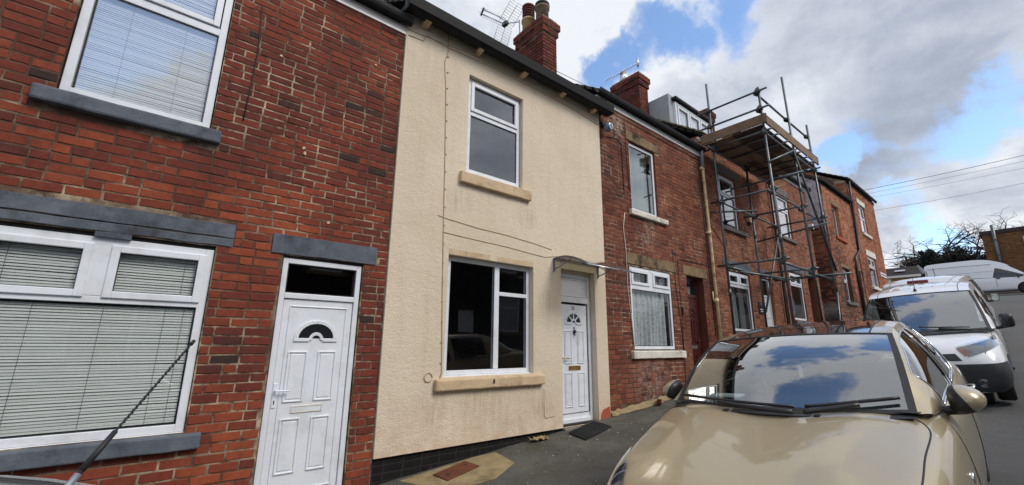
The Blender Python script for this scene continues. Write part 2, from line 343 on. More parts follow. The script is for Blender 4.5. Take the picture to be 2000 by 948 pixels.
# ---------------------------------------------------------------- mesh helpers
class MB:
    def __init__(s): s.v = []; s.f = []; s.sm = []
    def add(s, vs, fs, smooth=False):
        n = len(s.v); s.v += [tuple(v) for v in vs]; s.f += [tuple(i+n for i in f) for f in fs]; s.sm += [smooth]*len(fs); return s
    def box(s, x0, x1, y0, y1, z0, z1):
        v = [(x0, y0, z0), (x1, y0, z0), (x1, y1, z0), (x0, y1, z0), (x0, y0, z1), (x1, y0, z1), (x1, y1, z1), (x0, y1, z1)]
        return s.add(v, [(0, 3, 2, 1), (4, 5, 6, 7), (0, 1, 5, 4), (1, 2, 6, 5), (2, 3, 7, 6), (3, 0, 4, 7)])
    def frame(s, x0, x1, y0, y1, z0, z1, t, tb=None):
        tb = tb or t
        s.box(x0, x0+t, y0, y1, z0, z1); s.box(x1-t, x1, y0, y1, z0, z1)
        s.box(x0+t, x1-t, y0, y1, z0, z0+tb); return s.box(x0+t, x1-t, y0, y1, z1-t, z1)
    def prism(s, poly, axis, a, b):
        # poly: 2D list; axis 'x','y','z' = extrusion axis between a and b
        def P(p, q):
            return {'x': (q, p[0], p[1]), 'y': (p[0], q, p[1]), 'z': (p[0], p[1], q)}[axis]
        n = len(poly); vs = [P(p, a) for p in poly]+[P(p, b) for p in poly]
        fs = [(i, (i+1) % n, (i+1) % n+n, i+n) for i in range(n)]+[tuple(range(n))[::-1], tuple(range(n, 2*n))]
        return s.add(vs, fs)
    def tube(s, pts, r, n=6, cap=True, r2=None):
        pts = [Vector(p) for p in pts]; vs = []; fs = []; N = len(pts)
        tan0 = (pts[1]-pts[0]).normalized()
        ref = Vector((0, 0, 1)) if abs(tan0.z) < .9 else Vector((1, 0, 0))
        for i, p in enumerate(pts):
            t = ((pts[min(i+1, N-1)]-p).normalized()+(p-pts[max(i-1, 0)]).normalized())
            t = t.normalized() if t.length > 1e-6 else tan0
            a = t.cross(ref)
            if a.length < 1e-4: a = t.cross(Vector((0, 1, 0)))
            a.normalize(); b = a.cross(t)
            rr = r if r2 is None else r+(r2-r)*i/(N-1)
            for k in range(n):
                th = 2*math.pi*k/n; vs.append(p+(a*math.cos(th)+b*math.sin(th))*rr)
        for i in range(N-1):
            for k in range(n):
                fs.append((i*n+k, i*n+(k+1) % n, (i+1)*n+(k+1) % n, (i+1)*n+k))
        if cap: fs += [tuple(range(n))[::-1], tuple(range((N-1)*n, N*n))]
        return s.add(vs, fs, True)
    def lathe(s, prof, c, n=20, axis='z'):
        vs = []; fs = []
        for r, h in prof:
            for k in range(n):
                th = 2*math.pi*k/n; x, y = r*math.cos(th), r*math.sin(th)
                vs.append({'z': (c[0]+x, c[1]+y, c[2]+h), 'y': (c[0]+x, c[1]+h, c[2]+y), 'x': (c[0]+h, c[1]+x, c[2]+y)}[axis])
        for i in range(len(prof)-1):
            for k in range(n): fs.append((i*n+k, i*n+(k+1) % n, (i+1)*n+(k+1) % n, (i+1)*n+k))
        fs += [tuple(range(n))[::-1], tuple(range((len(prof)-1)*n, len(prof)*n))]
        return s.add(vs, fs, True)
    def grid(s, f, nu, nv, smooth=True):
        vs = [f(i/nu, j/nv) for j in range(nv+1) for i in range(nu+1)]
        fs = [(j*(nu+1)+i, j*(nu+1)+i+1, (j+1)*(nu+1)+i+1, (j+1)*(nu+1)+i) for j in range(nv) for i in range(nu)]
        return s.add(vs, fs, smooth)
    def build(s, name, m, parent=None, bevel=0, solid=0, subs=0, kind=None, label=None, autosmooth=False):
        me = bpy.data.meshes.new(name); me.from_pydata(s.v, [], s.f); me.validate()
        if len(me.polygons) == len(s.sm): me.polygons.foreach_set('use_smooth', s.sm)
        bm = bmesh.new(); bm.from_mesh(me); bmesh.ops.recalc_face_normals(bm, faces=bm.faces); bm.to_mesh(me); bm.free()
        return link(name, me, m, parent, bevel, solid, subs, kind, label)
def link(name, me, m, parent=None, bevel=0, solid=0, subs=0, kind=None, label=None):
    if m is not None:
        me.materials.clear(); me.materials.append(M[m] if isinstance(m, str) else m)
    o = bpy.data.objects.new(name, me); COL.objects.link(o)
    if parent: o.parent = parent
    if subs:
        q = o.modifiers.new('subs', 'SUBSURF'); q.levels = q.render_levels = subs
    if solid:
        q = o.modifiers.new('solid', 'SOLIDIFY'); q.thickness = solid; q.offset = -1
    if bevel:
        q = o.modifiers.new('bevel', 'BEVEL'); q.width = bevel; q.segments = 2; q.limit_method = 'ANGLE'
        q.harden_normals = False
    if kind: o['kind'] = kind
    if label: o['label'] = label
    return o
def thing(name, label, cat, loc=(0, 0, 0), rot=(0, 0, 0), group=None):
    o = bpy.data.objects.new(name, None); COL.objects.link(o); o.empty_display_size = .2
    o.location = loc; o.rotation_euler = rot; o['label'] = label; o['category'] = cat
    if group: o['group'] = group
    return o
def tag(o, label, cat, group=None):
    o['label'] = label; o['category'] = cat
    if group: o['group'] = group
    return o
def lerp(a, b, t): return a+(b-a)*t
PROF = [(-60, -6), (-10, -2.45), (0, -1.66), (2, -1.50), (5, -1.26), (8.5, -.95), (11, -.70), (15, -.18), (20, .62), (24, 1.34), (28.5, 2.1), (33, 2.64), (45, 3.62), (60, 5.3), (90, 6.4), (400, 8)]
def gz(x):
    for (a, za), (b, zb) in zip(PROF, PROF[1:]):
        if x <= b: return lerp(za, zb, (x-a)/(b-a))
    return PROF[-1][1]

# ---------------------------------------------------------------- ground
D = 4.8
xs = [-60, -30, -10, -5]+[i*.5 for i in range(-6, 60)]+[30+i*2 for i in range(0, 31)]+[110, 150, 250, 400]
def strip(y0, y1, dz, ny=1, xa=-60, xb=400, jit=0):
    m = MB(); X = [x for x in xs if xa <= x <= xb]; rnd = random.Random(3)
    vs = [(x, lerp(y0, y1, j/ny), gz(x)+dz+rnd.uniform(-jit, jit)) for j in range(ny+1) for x in X]; n = len(X)
    return m.add(vs, [(j*n+i, j*n+i+1, (j+1)*n+i+1, (j+1)*n+i) for j in range(ny) for i in range(n-1)], True)
g = strip(-300, 300, -.35, 2).build('ground', 'soil', kind='structure')
strip(-2.3, 2.3, -.10, 4).build('road', 'road', kind='structure')
cross = MB(); X = [29.9+i for i in range(0, 36)]
cross.add([(x, y, gz(x)-.092) for y in (2.3, 30) for x in X], [(i, i+1, 36+i+1, 36+i) for i in range(35)]).build('side_road', 'road', kind='structure')
cross = MB(); X = [33+i for i in range(0, 33)]
cross.add([(x, y, gz(x)-.092) for y in (-30, -2.3) for x in X], [(i, i+1, 33+i+1, 33+i) for i in range(32)]).build('side_road', 'road', kind='structure')
strip(2.42, 4.9, .0, 6, -60, 29.5, .006).build('pavement', 'pave', kind='structure')
strip(-4.6, -2.42, .0, 2, -60, 29.5).build('pavement', 'pave', kind='structure')
for nm, ya, yb in (('kerb', 2.3, 2.42), ('kerb', -2.42, -2.3)):
    k = MB()
    for i in range(-22, 33):
        a, b = i*.91, (i+1)*.91-.008
        k.add([(a, ya, gz(a)-.2), (b, ya, gz(b)-.2), (b, yb, gz(b)-.2), (a, yb, gz(a)-.2), (a, ya, gz(a)+.006), (b, ya, gz(b)+.006), (b, yb, gz(b)+.006), (a, yb, gz(a)+.006)],
              [(0, 3, 2, 1), (4, 5, 6, 7), (0, 1, 5, 4), (1, 2, 6, 5), (2, 3, 7, 6), (3, 0, 4, 7)])
    k.build(nm, 'kerb', kind='structure')

# ---------------------------------------------------------------- brickwork
def brick_mesh(seed, L=.222, H=.0735, dep=.013):
    r = random.Random(seed); j = lambda a: r.uniform(-a, a)
    x, z = L/2, H/2; vs = []
    for sx, sz in ((-1, -1), (1, -1), (1, 1), (-1, 1)): vs.append((sx*x+j(.0015), .012, sz*z+j(.0012)))
    for sx, sz in ((-1, -1), (1, -1), (1, 1), (-1, 1)): vs.append((sx*(x-.001)+j(.0025), -dep+.006+j(.001), sz*(z-.0005)+j(.002)))
    q = []
    for sx, sz in ((-1, -1), (0, -1), (1, -1), (1, 1), (0, 1), (-1, 1)): q.append((sx*(x-.0075)+j(.003), -dep+j(.002), sz*(z-.0065)+j(.0028)))
    vs += q
    fs = [(0, 1, 5, 4), (1, 2, 6, 5), (2, 3, 7, 6), (3, 0, 4, 7), (4, 5, 10, 9, 8), (5, 6, 11, 10), (6, 7, 13, 12, 11), (7, 4, 8, 13), (8, 9, 12, 13), (9, 10, 11, 12)]
    return vs, fs
BV = [brick_mesh(i) for i in range(8)]
BM = {}
def brick_shared(i, mk):
    if (i, mk) not in BM:
        me = bpy.data.meshes.new('brick'); me.from_pydata(BV[i][0], [], BV[i][1]); me.materials.append(M[mk]); me.update(); BM[(i, mk)] = me
    return BM[(i, mk)]
def brickwork(parent, org, theta, x0, x1, z0, z1, mk, holes=(), nparts=300, course=.0837, seed=1, stuff='brickwork', bond=.232, zfun=None, skip=0):
    """courses of single bricks on a vertical plane; theta turns the plane about z; x is measured along the plane from org"""
    r = random.Random(seed); c, s_ = math.cos(theta), math.sin(theta)
    out = []
    nrow = int((z1-z0)/course)+1
    for k in range(nrow):
        za = z0+k*course; zc = za+course/2
        if zc > z1: break
        x = x0-bond+(k % 2)*bond/2+r.uniform(-.012, .012)
        while x < x1:
            L = bond if r.random() > .16 else bond/2
            a, b = x, x+L; x += L
            segs = [(max(a, x0), min(b, x1))]
            for h in holes:
                if h[2] < zc < h[3]:
                    ns = []
                    for p, q in segs:
                        if q <= h[0] or p >= h[1]: ns.append((p, q))
                        else:
                            if p < h[0]: ns.append((p, h[0]))
                            if q > h[1]: ns.append((h[1], q))
                    segs = ns
            for p, q in segs:
                if q-p < .035: continue
                if zfun and zc < zfun((p+q)/2): continue
                out.append(((p+q)/2, zc+r.uniform(-.0018, .0018), q-p))
    items = []
    for x, z, L in out:
        wp = Vector((org[0]+c*x, org[1]+s_*x, z)); a = pix(wp-Vector((c, s_, 0))*L/2); b = pix(wp+Vector((c, s_, 0))*L/2); d = pix(wp+Vector((0, 0, .07)))
        sc = 0
        if a and b and d and -10 < a[0] < 2010 and -10 < a[1] < 958:
            sc = abs((b[0]-a[0])*(d[1]-a[1]))
        items.append((sc, x, z, L, wp))
    items.sort(key=lambda t: -t[0])
    rest = MB(); tone = []
    for i, (sc, x, z, L, wp) in enumerate(items):
        sx = (L-.010)/.222; vi = r.randrange(8); off = r.uniform(-.0022, .0022); rot = r.uniform(-.006, .006)
        if i < nparts and sc > 0:
            o = bpy.data.objects.new('brick', brick_shared(vi, mk)); COL.objects.link(o); o.parent = parent
            # the thing's origin is its base point: keep bricks local to it
            o.location = wp-Vector(parent_org(parent))+Vector((-s_, c, 0))*off
            o.rotation_euler = (0, rot, theta); o.scale = (sx, 1, course/.0837)
        else:
            V = []
            for vx, vy, vz in BV[vi][0]:
                lx, ly = vx*sx, vy+off; V.append((wp.x+c*lx-s_*ly, wp.y+s_*lx+c*ly, wp.z+vz*course/.0837+vx*rot))
            rest.add(V, BV[vi][1]); tone += [r.random()]*len(BV[vi][1])
    if rest.v:
        po = parent_org(parent); rest.v = [(a-po[0], b-po[1], c_-po[2]) for a, b, c_ in rest.v]
        me = bpy.data.meshes.new(stuff); me.from_pydata(rest.v, [], rest.f)
        at = me.attributes.new('tone', 'FLOAT', 'FACE'); at.data.foreach_set('value', tone)
        link(stuff, me, mk, parent, kind='stuff')
def parent_org(p):
    o = Vector((0, 0, 0))
    while p is not None: o = o+Vector(p.location); p = p.parent
    return tuple(o)
def loc_build(mb, name, m, parent, **k):
    po = parent_org(parent); mb.v = [(a-po[0], b-po[1], c-po[2]) for a, b, c in mb.v]
    return mb.build(name, m, parent, **k)
def wall_sheet(parent, x0, x1, z0, z1, y, holes, m, depth=.12, name='wall', reveal=None, zbot=None):
    xs_ = sorted({x0, x1}|{h[0] for h in holes}|{h[1] for h in holes}); zs = sorted({z0, z1}|{h[2] for h in holes}|{h[3] for h in holes})
    xs_ = [x for x in xs_ if x0 <= x <= x1]; zs = [z for z in zs if z0 <= z <= z1]
    mb = MB()
    for a, b in zip(xs_, xs_[1:]):
        for c, d in zip(zs, zs[1:]):
            mx, mz = (a+b)/2, (c+d)/2
            if any(h[0] < mx < h[1] and h[2] < mz < h[3] for h in holes): continue
            mb.add([(a, y, c), (b, y, c), (b, y, d), (a, y, d)], [(0, 1, 2, 3)])
    # back and ends
    yb = y+.3
    mb.add([(x0, y, z0), (x0, yb, z0), (x0, yb, z1), (x0, y, z1)], [(0, 1, 2, 3)]); mb.add([(x1, y, z0), (x1, yb, z0), (x1, yb, z1), (x1, y, z1)], [(0, 1, 2, 3)])
    mb.add([(x0, y, z1), (x1, y, z1), (x1, yb, z1), (x0, yb, z1)], [(0, 1, 2, 3)])
    o = loc_build(mb, name, m, parent)
    for h in holes:
        rv = MB(); a, b, c, d = h[:4]; yy = y+depth+(h[4] if len(h) > 4 else 0)
        rv.add([(a, y, c), (b, y, c), (b, y, d), (a, y, d), (a, yy, c), (b, yy, c), (b, yy, d), (a, yy, d)], [(0, 1, 5, 4), (1, 2, 6, 5), (2, 3, 7, 6), (3, 0, 4, 7)])
        loc_build(rv, 'reveal', reveal or m, parent)
    return o
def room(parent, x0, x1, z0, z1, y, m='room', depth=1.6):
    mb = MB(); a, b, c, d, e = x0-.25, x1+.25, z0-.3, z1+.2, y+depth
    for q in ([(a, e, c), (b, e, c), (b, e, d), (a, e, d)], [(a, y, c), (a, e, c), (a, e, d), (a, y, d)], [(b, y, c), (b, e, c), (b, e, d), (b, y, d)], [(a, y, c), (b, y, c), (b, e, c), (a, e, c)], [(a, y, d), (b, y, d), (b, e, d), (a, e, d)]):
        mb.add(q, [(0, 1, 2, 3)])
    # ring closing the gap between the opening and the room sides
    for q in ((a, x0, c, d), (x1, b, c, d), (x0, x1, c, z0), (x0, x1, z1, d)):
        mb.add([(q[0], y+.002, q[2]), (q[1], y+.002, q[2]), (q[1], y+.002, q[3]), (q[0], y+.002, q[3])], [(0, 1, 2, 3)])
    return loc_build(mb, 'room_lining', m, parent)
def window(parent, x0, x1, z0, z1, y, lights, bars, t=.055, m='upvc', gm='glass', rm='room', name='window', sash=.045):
    """y = front of the frame. lights: (x0,x1,z0,z1,opening,[glass]); bars: solid frame members"""
    mb = MB(); mb.frame(x0, x1, y, y+.065, z0, z1, t)
    for b in bars: mb.box(b[0], b[1], y+.001, y+.064, b[2], b[3])
    wo = loc_build(mb, name, m, parent, bevel=.005)
    for L in lights:
        a, b, c, d, op = L[:5]; g_ = L[5] if len(L) > 5 else gm
        if op:
            sb = MB().frame(a-.012, b+.012, y-.018, y+.03, c-.012, d+.012, sash+.012); loc_build(sb, 'casement', m, wo, bevel=.006)
            i = sash
        else: i = 0
        gk = MB().frame(a+i, b-i, y+.012, y+.02, c+i, d-i, .007); loc_build(gk, 'gasket', 'gasket', wo)
        pb = MB().box(a+i+.003, b-i-.003, y+.022, y+.028, c+i+.003, d-i-.003); loc_build(pb, 'pane', g_, wo)
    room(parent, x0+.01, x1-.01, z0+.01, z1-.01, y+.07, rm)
    return wo
def sill(parent, x0, x1, z0, z1, y0, y1, m, name='sill', bev=.012, label=None):
    n = max(2, int((x1-x0)/.12)); rr = random.Random(int(x0*100)); mb = MB(); vs = []
    for i in range(n+1):
        x = lerp(x0, x1, i/n); j = lambda a: rr.uniform(-a, a)
        vs += [(x, y0+j(.004), z0+j(.004)), (x, y0+j(.004), z1+j(.003)-.006), (x, y1, z1+.004), (x, y1, z0)]
    fs = [(0, 1, 2, 3), (n*4, n*4+3, n*4+2, n*4+1)]
    for i in range(n):
        for k in range(4): fs.append((i*4+k, (i+1)*4+k, (i+1)*4+(k+1) % 4, i*4+(k+1) % 4))
    return loc_build(mb.add(vs, fs), name, m, parent, bevel=bev, label=label)
def blind(wo, x0, x1, z0, z1, y, pitch, m, tilt=.5, cords=(), wdt=.025):
    mb = MB(); z = z0; rr = random.Random(5); n = int((z1-z0)/pitch)
    for k in range(n+1):
        z = z0+k*pitch; t = tilt+rr.uniform(-.2, .2); dz = math.sin(t)*wdt/2; dy = math.cos(t)*wdt/2; sag = rr.uniform(-.002, .002)
        dr = rr.uniform(-.004, .004)*(1 if rr.random() < .93 else 2.5)
        mb.add([(x0, y-dy, z-dz), (x1, y-dy, z-dz+dr), (x1, y, z+.003+sag+dr), (x0, y, z+.003+sag), (x0, y+dy, z+dz), (x1, y+dy, z+dz+dr)], [(0, 1, 2, 3), (3, 2, 5, 4)])
    o = loc_build(mb, 'blind_slats', m, wo, kind='stuff')
    cb = MB()
    for c in cords: cb.tube([(c, y-wdt*.55, z0), (c, y-wdt*.55, z1)], .0012, 4)
    if cords: loc_build(cb, 'blind_cord', 'cabledark', wo)
def wavy(wo, x0, x1, z0, z1, y, amp, per, m, name='curtain', seed=0):
    rr = random.Random(seed); ph = [rr.uniform(0, 6) for _ in range(4)]
    def f(u, v):
        x = lerp(x0, x1, u); a = amp*(.5+.5*v)
        return (x, y+a*math.sin(x*2*math.pi/per+ph[0])+a*.5*math.sin(x*2*math.pi/per*2.3+ph[1]+v*2), lerp(z1, z0, v))
    return loc_build(MB().grid(f, int((x1-x0)/per*10), 8), name, m, wo)
def moulding(x0, x1, y, z0, z1, t=.016, d=.012):
    return MB().frame(x0, x1, y-d, y+.002, z0, z1, t)
def arc_pts(cx, cz, rx, rz, n=14, a0=0, a1=math.pi):
    return [(cx+rx*math.cos(a0+(a1-a0)*i/n), cz+rz*math.sin(a0+(a1-a0)*i/n)) for i in range(n+1)]
def ring_prism(cx, cz, ro, ri, y0, y1, kz=.85, n=14):
    mb = MB(); o = arc_pts(cx, cz, ro, ro*kz, n); i = arc_pts(cx, cz, ri, ri*kz, n)
    for k in range(n):
        mb.prism([o[k], o[k+1], i[k+1], i[k]], 'y', y0, y1)
    return mb
def panel_door(parent, x0, x1, z0, z1, y, m, arch, panels, name='door', gm='darkglass', spokes=False):
    """y = leaf front; arch=(cx,cz,ro); panels = list of rects"""
    d = loc_build(MB().box(x0, x1, y, y+.05, z0, z1), name, m, parent, bevel=.004)
    for p in panels:
        loc_build(moulding(p[0], p[1], y, p[2], p[3]), 'panel_moulding', m, d, bevel=.004)
        loc_build(MB().box(p[0]+.03, p[1]-.03, y-.007, y+.002, p[2]+.03, p[3]-.03), 'panel', m, d, bevel=.004)
    if arch:
        cx, cz, ro = arch
        mb = ring_prism(cx, cz, ro, ro*.80, y-.014, y+.001); mb.box(cx-ro, cx-ro*.3, y-.014, y+.001, cz-.035, cz-.001); mb.box(cx+ro*.3, cx+ro, y-.014, y+.001, cz-.035, cz-.001)
        r2 = ring_prism(cx, cz-.02, ro*.34, ro*.2, y-.0135, y+.001, 1.1); mb.add(r2.v, r2.f)
        if spokes:
            for a in (45, 90, 135):
                ca, sa = math.cos(R(a)), math.sin(R(a))*.85; q = .012
                mb.prism([(cx+ca*ro*.25-sa*q, cz+sa*ro*.25+ca*q), (cx+ca*ro*.25+sa*q, cz+sa*ro*.25-ca*q), (cx+ca*ro*.84+sa*q, cz+sa*ro*.84-ca*q), (cx+ca*ro*.84-sa*q, cz+sa*ro*.84+ca*q)], 'y', y-.012, y+.0005)
        loc_build(mb, 'fanlight_moulding', m, d, bevel=.003)
        gp = arc_pts(cx, cz, ro*.8, ro*.68); loc_build(MB().prism(gp, 'y', y-.004, y+.0015), 'fanlight_glass', gm, d)
    return d
def bezel(parent, x0, x1, z0, z1, y, m1, m2, t=.014, name='letter_plate'):
    o = loc_build(MB().frame(x0, x1, y-.008, y+.001, z0, z1, t), name, m1, parent, bevel=.003)
    return loc_build(MB().box(x0+t+.001, x1-t-.001, y-.005, y+.0005, z0+t+.001, z1-t-.001), 'flap', m2, parent)
def lever(parent, x, z, y, m, flip=1, plate=True):
    mb = MB()
    if plate: mb.box(x-.018, x+.018, y-.008, y+.001, z-.16, z+.07)
    mb.tube([(x, y, z), (x, y-.045, z), (x+flip*.015, y-.05, z), (x+flip*.115, y-.048, z-.003)], .009, 8)
    h = loc_build(mb, 'handle', m, parent, bevel=.003)
    if plate: loc_build(MB().box(x-.005, x+.005, y-.0095, y-.002, z-.125, z-.09), 'keyhole', 'steelblk', parent)
def gutter(parent, x0, x1, y0, z, m, w_=.12, h=.11, name='gutter', n=8):
    pts = []
    for i in range(n+1):
        a = math.pi*i/n; pts.append((y0+w_/2-w_/2*math.cos(a), z-h*math.sin(a)))
    inner = [(p[0]*.9+(y0+w_/2)*.1, p[1]*.9+z*.1+.008) for p in pts][::-1]
    mb = MB().prism(pts+inner, 'x', x0, x1)
    x = x0+.5
    while x < x1:
        mb.prism([(p[0], p[1]-.004) for p in pts]+[(y0+w_+.004, z+.012), (y0-.004, z+.012)], 'x', x, x+.05); x += .95
    return loc_build(mb, name, m, parent)
def roof_slab(parent, x0, x1, y0, z0, y1, z1, m, thick=.05, name='roof', courses=True):
    mb = MB(); n = 18 if courses else 1
    dy, dz = (y1-y0)/n, (z1-z0)/n
    for k in range(n):
        a, b = y0+k*dy, y0+(k+1)*dy+dy*.25; c, d = z0+k*dz, z0+(k+1)*dz+dz*.25-.0
        mb.add([(x0, a, c+.02), (x1, a, c+.02), (x1, b, d), (x0, b, d), (x0, a, c-thick), (x1, a, c-thick), (x1, b, d-thick), (x0, b, d-thick)],
               [(0, 1, 2, 3), (4, 7, 6, 5), (0, 4, 5, 1), (1, 5, 6, 2), (2, 6, 7, 3), (3, 7, 4, 0)])
    o = loc_build(mb, name, m, parent)
    mb = MB(); yb, zb = y1+(y1-y0), z0
    mb.add([(x0, y1, z1), (x1, y1, z1), (x1, yb, zb), (x0, yb, zb), (x0, y1, z1-thick), (x1, y1, z1-thick), (x1, yb, zb-thick), (x0, yb, zb-thick)], [(0, 1, 2, 3), (4, 7, 6, 5), (0, 4, 5, 1), (1, 5, 6, 2), (2, 6, 7, 3), (3, 7, 4, 0)])
    loc_build(mb, 'rear_roof', m, parent)
    rb = MB(); x = x0
    while x < x1-.1:
        rb.prism([(y1-.14, z1-.06), (y1, z1+.06), (y1+.14, z1-.06)], 'x', x, min(x+.44, x1)); x += .45
    loc_build(rb, 'ridge_tiles', 'potred', parent)
    return o
def shell(parent, x0, x1, z0, z1, m, y0=D+.31, y1=D+7.2, gable=0):
    mb = MB()
    for x in (x0+.005, x1-.005): mb.add([(x, y0-.0, z0), (x, y1, z0), (x, y1, z1), (x, (y0+y1)/2, z1+gable), (x, y0, z1)], [(0, 1, 2, 3, 4)])
    mb.add([(x0, y1, z0), (x1, y1, z0), (x1, y1, z1), (x0, y1, z1)], [(0, 1, 2, 3)])
    return loc_build(mb, 'rear_walls', m, parent)
def chimney(parent, x0, x1, y0, y1, z0, z1, seed, pots, n=60, capk=4):
    """brick stack with oversailing courses"""
    c = thing('chimney', '', ''); del c['label']; del c['category']
    c.parent = parent; c.location = Vector((x0, y0, z0))-Vector(parent_org(parent))
    zc = z1-.42
    loc_build(MB().box(x0+.014, x1-.014, y0+.014, y1-.014, z0-1.6, z1-.03), 'stack_core', 'mortar', c)
    def faces(a, b, c0, d, za, zb, sd, np_):
        brickwork(c, (a, c0+.012, 0), 0, 0, b-a, za, zb, 'brickC', nparts=np_, seed=sd)
        brickwork(c, (a+.012, d, 0), -math.pi/2, 0, d-c0, za, zb, 'brickC', nparts=np_, seed=sd+1)
        brickwork(c, (b-.012, c0, 0), math.pi/2, 0, d-c0, za, zb, 'brickC', nparts=0, seed=sd+2)
        brickwork(c, (b, d-.012, 0), math.pi, 0, b-a, za, zb, 'brickC', nparts=0, seed=sd+3)
    faces(x0, x1, y0, y1, z0-1.2, zc, seed, n)
    e = .035
    loc_build(MB().box(x0-e+.012, x1+e-.012, y0-e+.012, y1+e-.012, zc, z1-.02), 'cap_core', 'mortar', c)
    faces(x0-e, x1+e, y0-e, y1+e, zc, zc+.17, seed+10, n//4)
    faces(x0-e*2, x1+e*2, y0-e*2, y1+e*2, zc+.17, z1-.08, seed+20, n//4)
    loc_build(MB().box(x0-e*2+.01, x1+e*2-.01, y0-e*2+.01, y1+e*2-.01, zc+.165, z1-.075), 'cap_core', 'mortar', c)
    faces(x0-e*.6, x1+e*.6, y0-e*.6, y1+e*.6, z1-.085, z1, seed+30, n//6)
    fl = MB(); m_ = .06
    fl.add([(x0, y0, z1-.01), (x1, y0, z1-.01), (x1, y1, z1-.01), (x0, y1, z1-.01), (x0+m_*2, y0+m_*2, z1+.07), (x1-m_*2, y0+m_*2, z1+.07), (x1-m_*2, y1-m_*2, z1+.07), (x0+m_*2, y1-m_*2, z1+.07)],
           [(0, 1, 5, 4), (1, 2, 6, 5), (2, 3, 7, 6), (3, 0, 4, 7), (4, 5, 6, 7)])
    loc_build(fl, 'mortar_flaunching', 'potgrey', c)
    for p in pots:
        px, py, r, h, kind = p
        if kind == 'red':
            mb = MB().lathe([(r*1.02, 0), (r*.98, h*.55), (r*1.15, h*.56), (r*1.15, h*.64), (r*.9, h*.65)], (px, py, z1+.0), 24)
            o = loc_build(mb, 'chimney_pot', 'potcream', c)
            mb = MB(); mb.lathe([(r*.72, h*.62), (r*.72, h*1.2)], (px, py, z1), 20)
            for k in range(5): mb.lathe([(r*1.0, h*(.66+.11*k)), (r*1.0, h*(.70+.11*k)), (r*.74, h*(.745+.11*k))], (px, py, z1), 24)
            mb.lathe([(r*1.05, h*1.2), (r*1.05, h*1.28), (r*.5, h*1.33)], (px, py, z1), 24)
            loc_build(mb, 'louvred_cowl', 'potred', c)
        elif kind == 'metal':
            mb = MB().lathe([(r, 0), (r, h)], (px, py, z1), 20)
            for k in range(16):
                a = k*math.pi/8; mb.tube([(px+r*1.02*math.cos(a), py+r*1.02*math.sin(a), z1+.02), (px+r*1.02*math.cos(a), py+r*1.02*math.sin(a), z1+h)], .009, 4)
            loc_build(mb, 'flue_cowl', 'alu', c)
        else:
            mb = MB().lathe([(r*1.05, 0), (r, h*.7), (r*1.18, h*.73), (r*1.18, h*.82), (r*.95, h*.83)], (px, py, z1), 24)
            o = loc_build(mb, 'chimney_pot', 'potgrey', c)
            loc_build(MB().lathe([(r*1.1, h*.83), (r*1.22, h*.87), (r*1.15, h*.97), (r*.6, h*1.06)], (px, py, z1), 24), 'pot_cap', 'dirt_shade_black', c)
    return c
def lintel(parent, x0, x1, z0, z1, m, y0=D-.012, y1=D+.1, name='lintel', groove=False):
    o = sill(parent, x0, x1, z0, z1, y0, y1, m, name, .004)
    return o
BOT = -2.2
# ================================================================ number ten: red brick, grey painted lintels
def house(label, x, z=None): return thing('terraced_house', label, 'house', (x, D, gz(x) if z is None else z))
hA = house('red brick house with grey painted sills and white blinds, at the left edge', -.3)
holes = [(-1.19, .33, -.77, .86), (-.93, .125, 1.99, 3.78), (.905, 1.735, -1.62, .86)]
wall_sheet(hA, -2.6, 2.015, BOT, 4.2, D+.004, holes, 'mortar', .12, reveal='mortar')
bh = [(-1.19, .335, -.9, 1.09), (-1.05, .215, 1.83, 1.99), (-.93, .125, 1.9, 3.78), (.9, 1.74, -1.7, .9), (.79, 1.88, .855, 1.08), (-1.7, .46, .855, 1.09), (-1.7, .45, -.905, -.77)]
brickwork(hA, (0, D+.012, 0), 0, -2.6, 2.012, -1.72, 4.09, 'brickL', bh, 300, seed=11)
x0 = -1.19
wA = window(hA, x0, .325, -.765, .825, D+.03,
    [(-1.06, -.50, .34, .755, True), (-.365, .262, .34, .755, True), (-1.13, .262, -.70, .285, False)],
    [(-.50, -.365, .341, .769), (-1.134, .269, .285, .34)], t=.063)
blind(wA, -1.12, .25, -.68, .28, D+.075, .0235, 'blind', 1.15, cords=(-.75, -.35, .05, .18))
blind(wA, -1.02, -.52, .36, .74, D+.085, .0235, 'blind', 1.15, cords=(-.95,)); blind(wA, -.35, .25, .36, .74, D+.085, .0235, 'blind', 1.15, cords=(.13,))
loc_build(MB().box(x0, .33, D+.02, D+.1, -.79, -.766), 'cill_trim', 'upvc', wA, bevel=.004)
sill(hA, -1.7, .45, -.905, -.775, D-.06, D+.05, 'greypaint')
lintel(hA, -1.7, .46, .955, 1.09, 'greypaint'); lintel(hA, -1.7, .46, .87, .95, 'greypaint', y0=D-.008)
loc_build(MB().box(-.50, -.27, D-.004, D+.09, .82, .872), 'lintel_block', 'greypaint', hA, bevel=.004)
loc_build(MB().box(-1.7, .335, D+.03, D+.1, .828, .868), 'lintel_shadow_strip', 'dirt_shade_black', hA)  # solid black strip drawn in place of the shadow gap under the lintel
wB = window(hA, -.92, .115, 1.995, 3.76, D+.03, [(-.845, .045, 2.055, 3.03, False, 'glassup'), (-.83, .03, 3.13, 3.69, True, 'glassup')], [(-.857, .052, 3.03, 3.11)], t=.063)
blind(wB, -.85, .05, 2.05, 3.03, D+.085, .021, 'blindw', 1.2, cords=(-.6, -.2)); blind(wB, -.8, .01, 3.13, 3.7, D+.085, .021, 'blindw', 1.2)
sill(hA, -1.05, .215, 1.845, 1.985, D-.075, D+.05, 'greypaint', bev=.02)
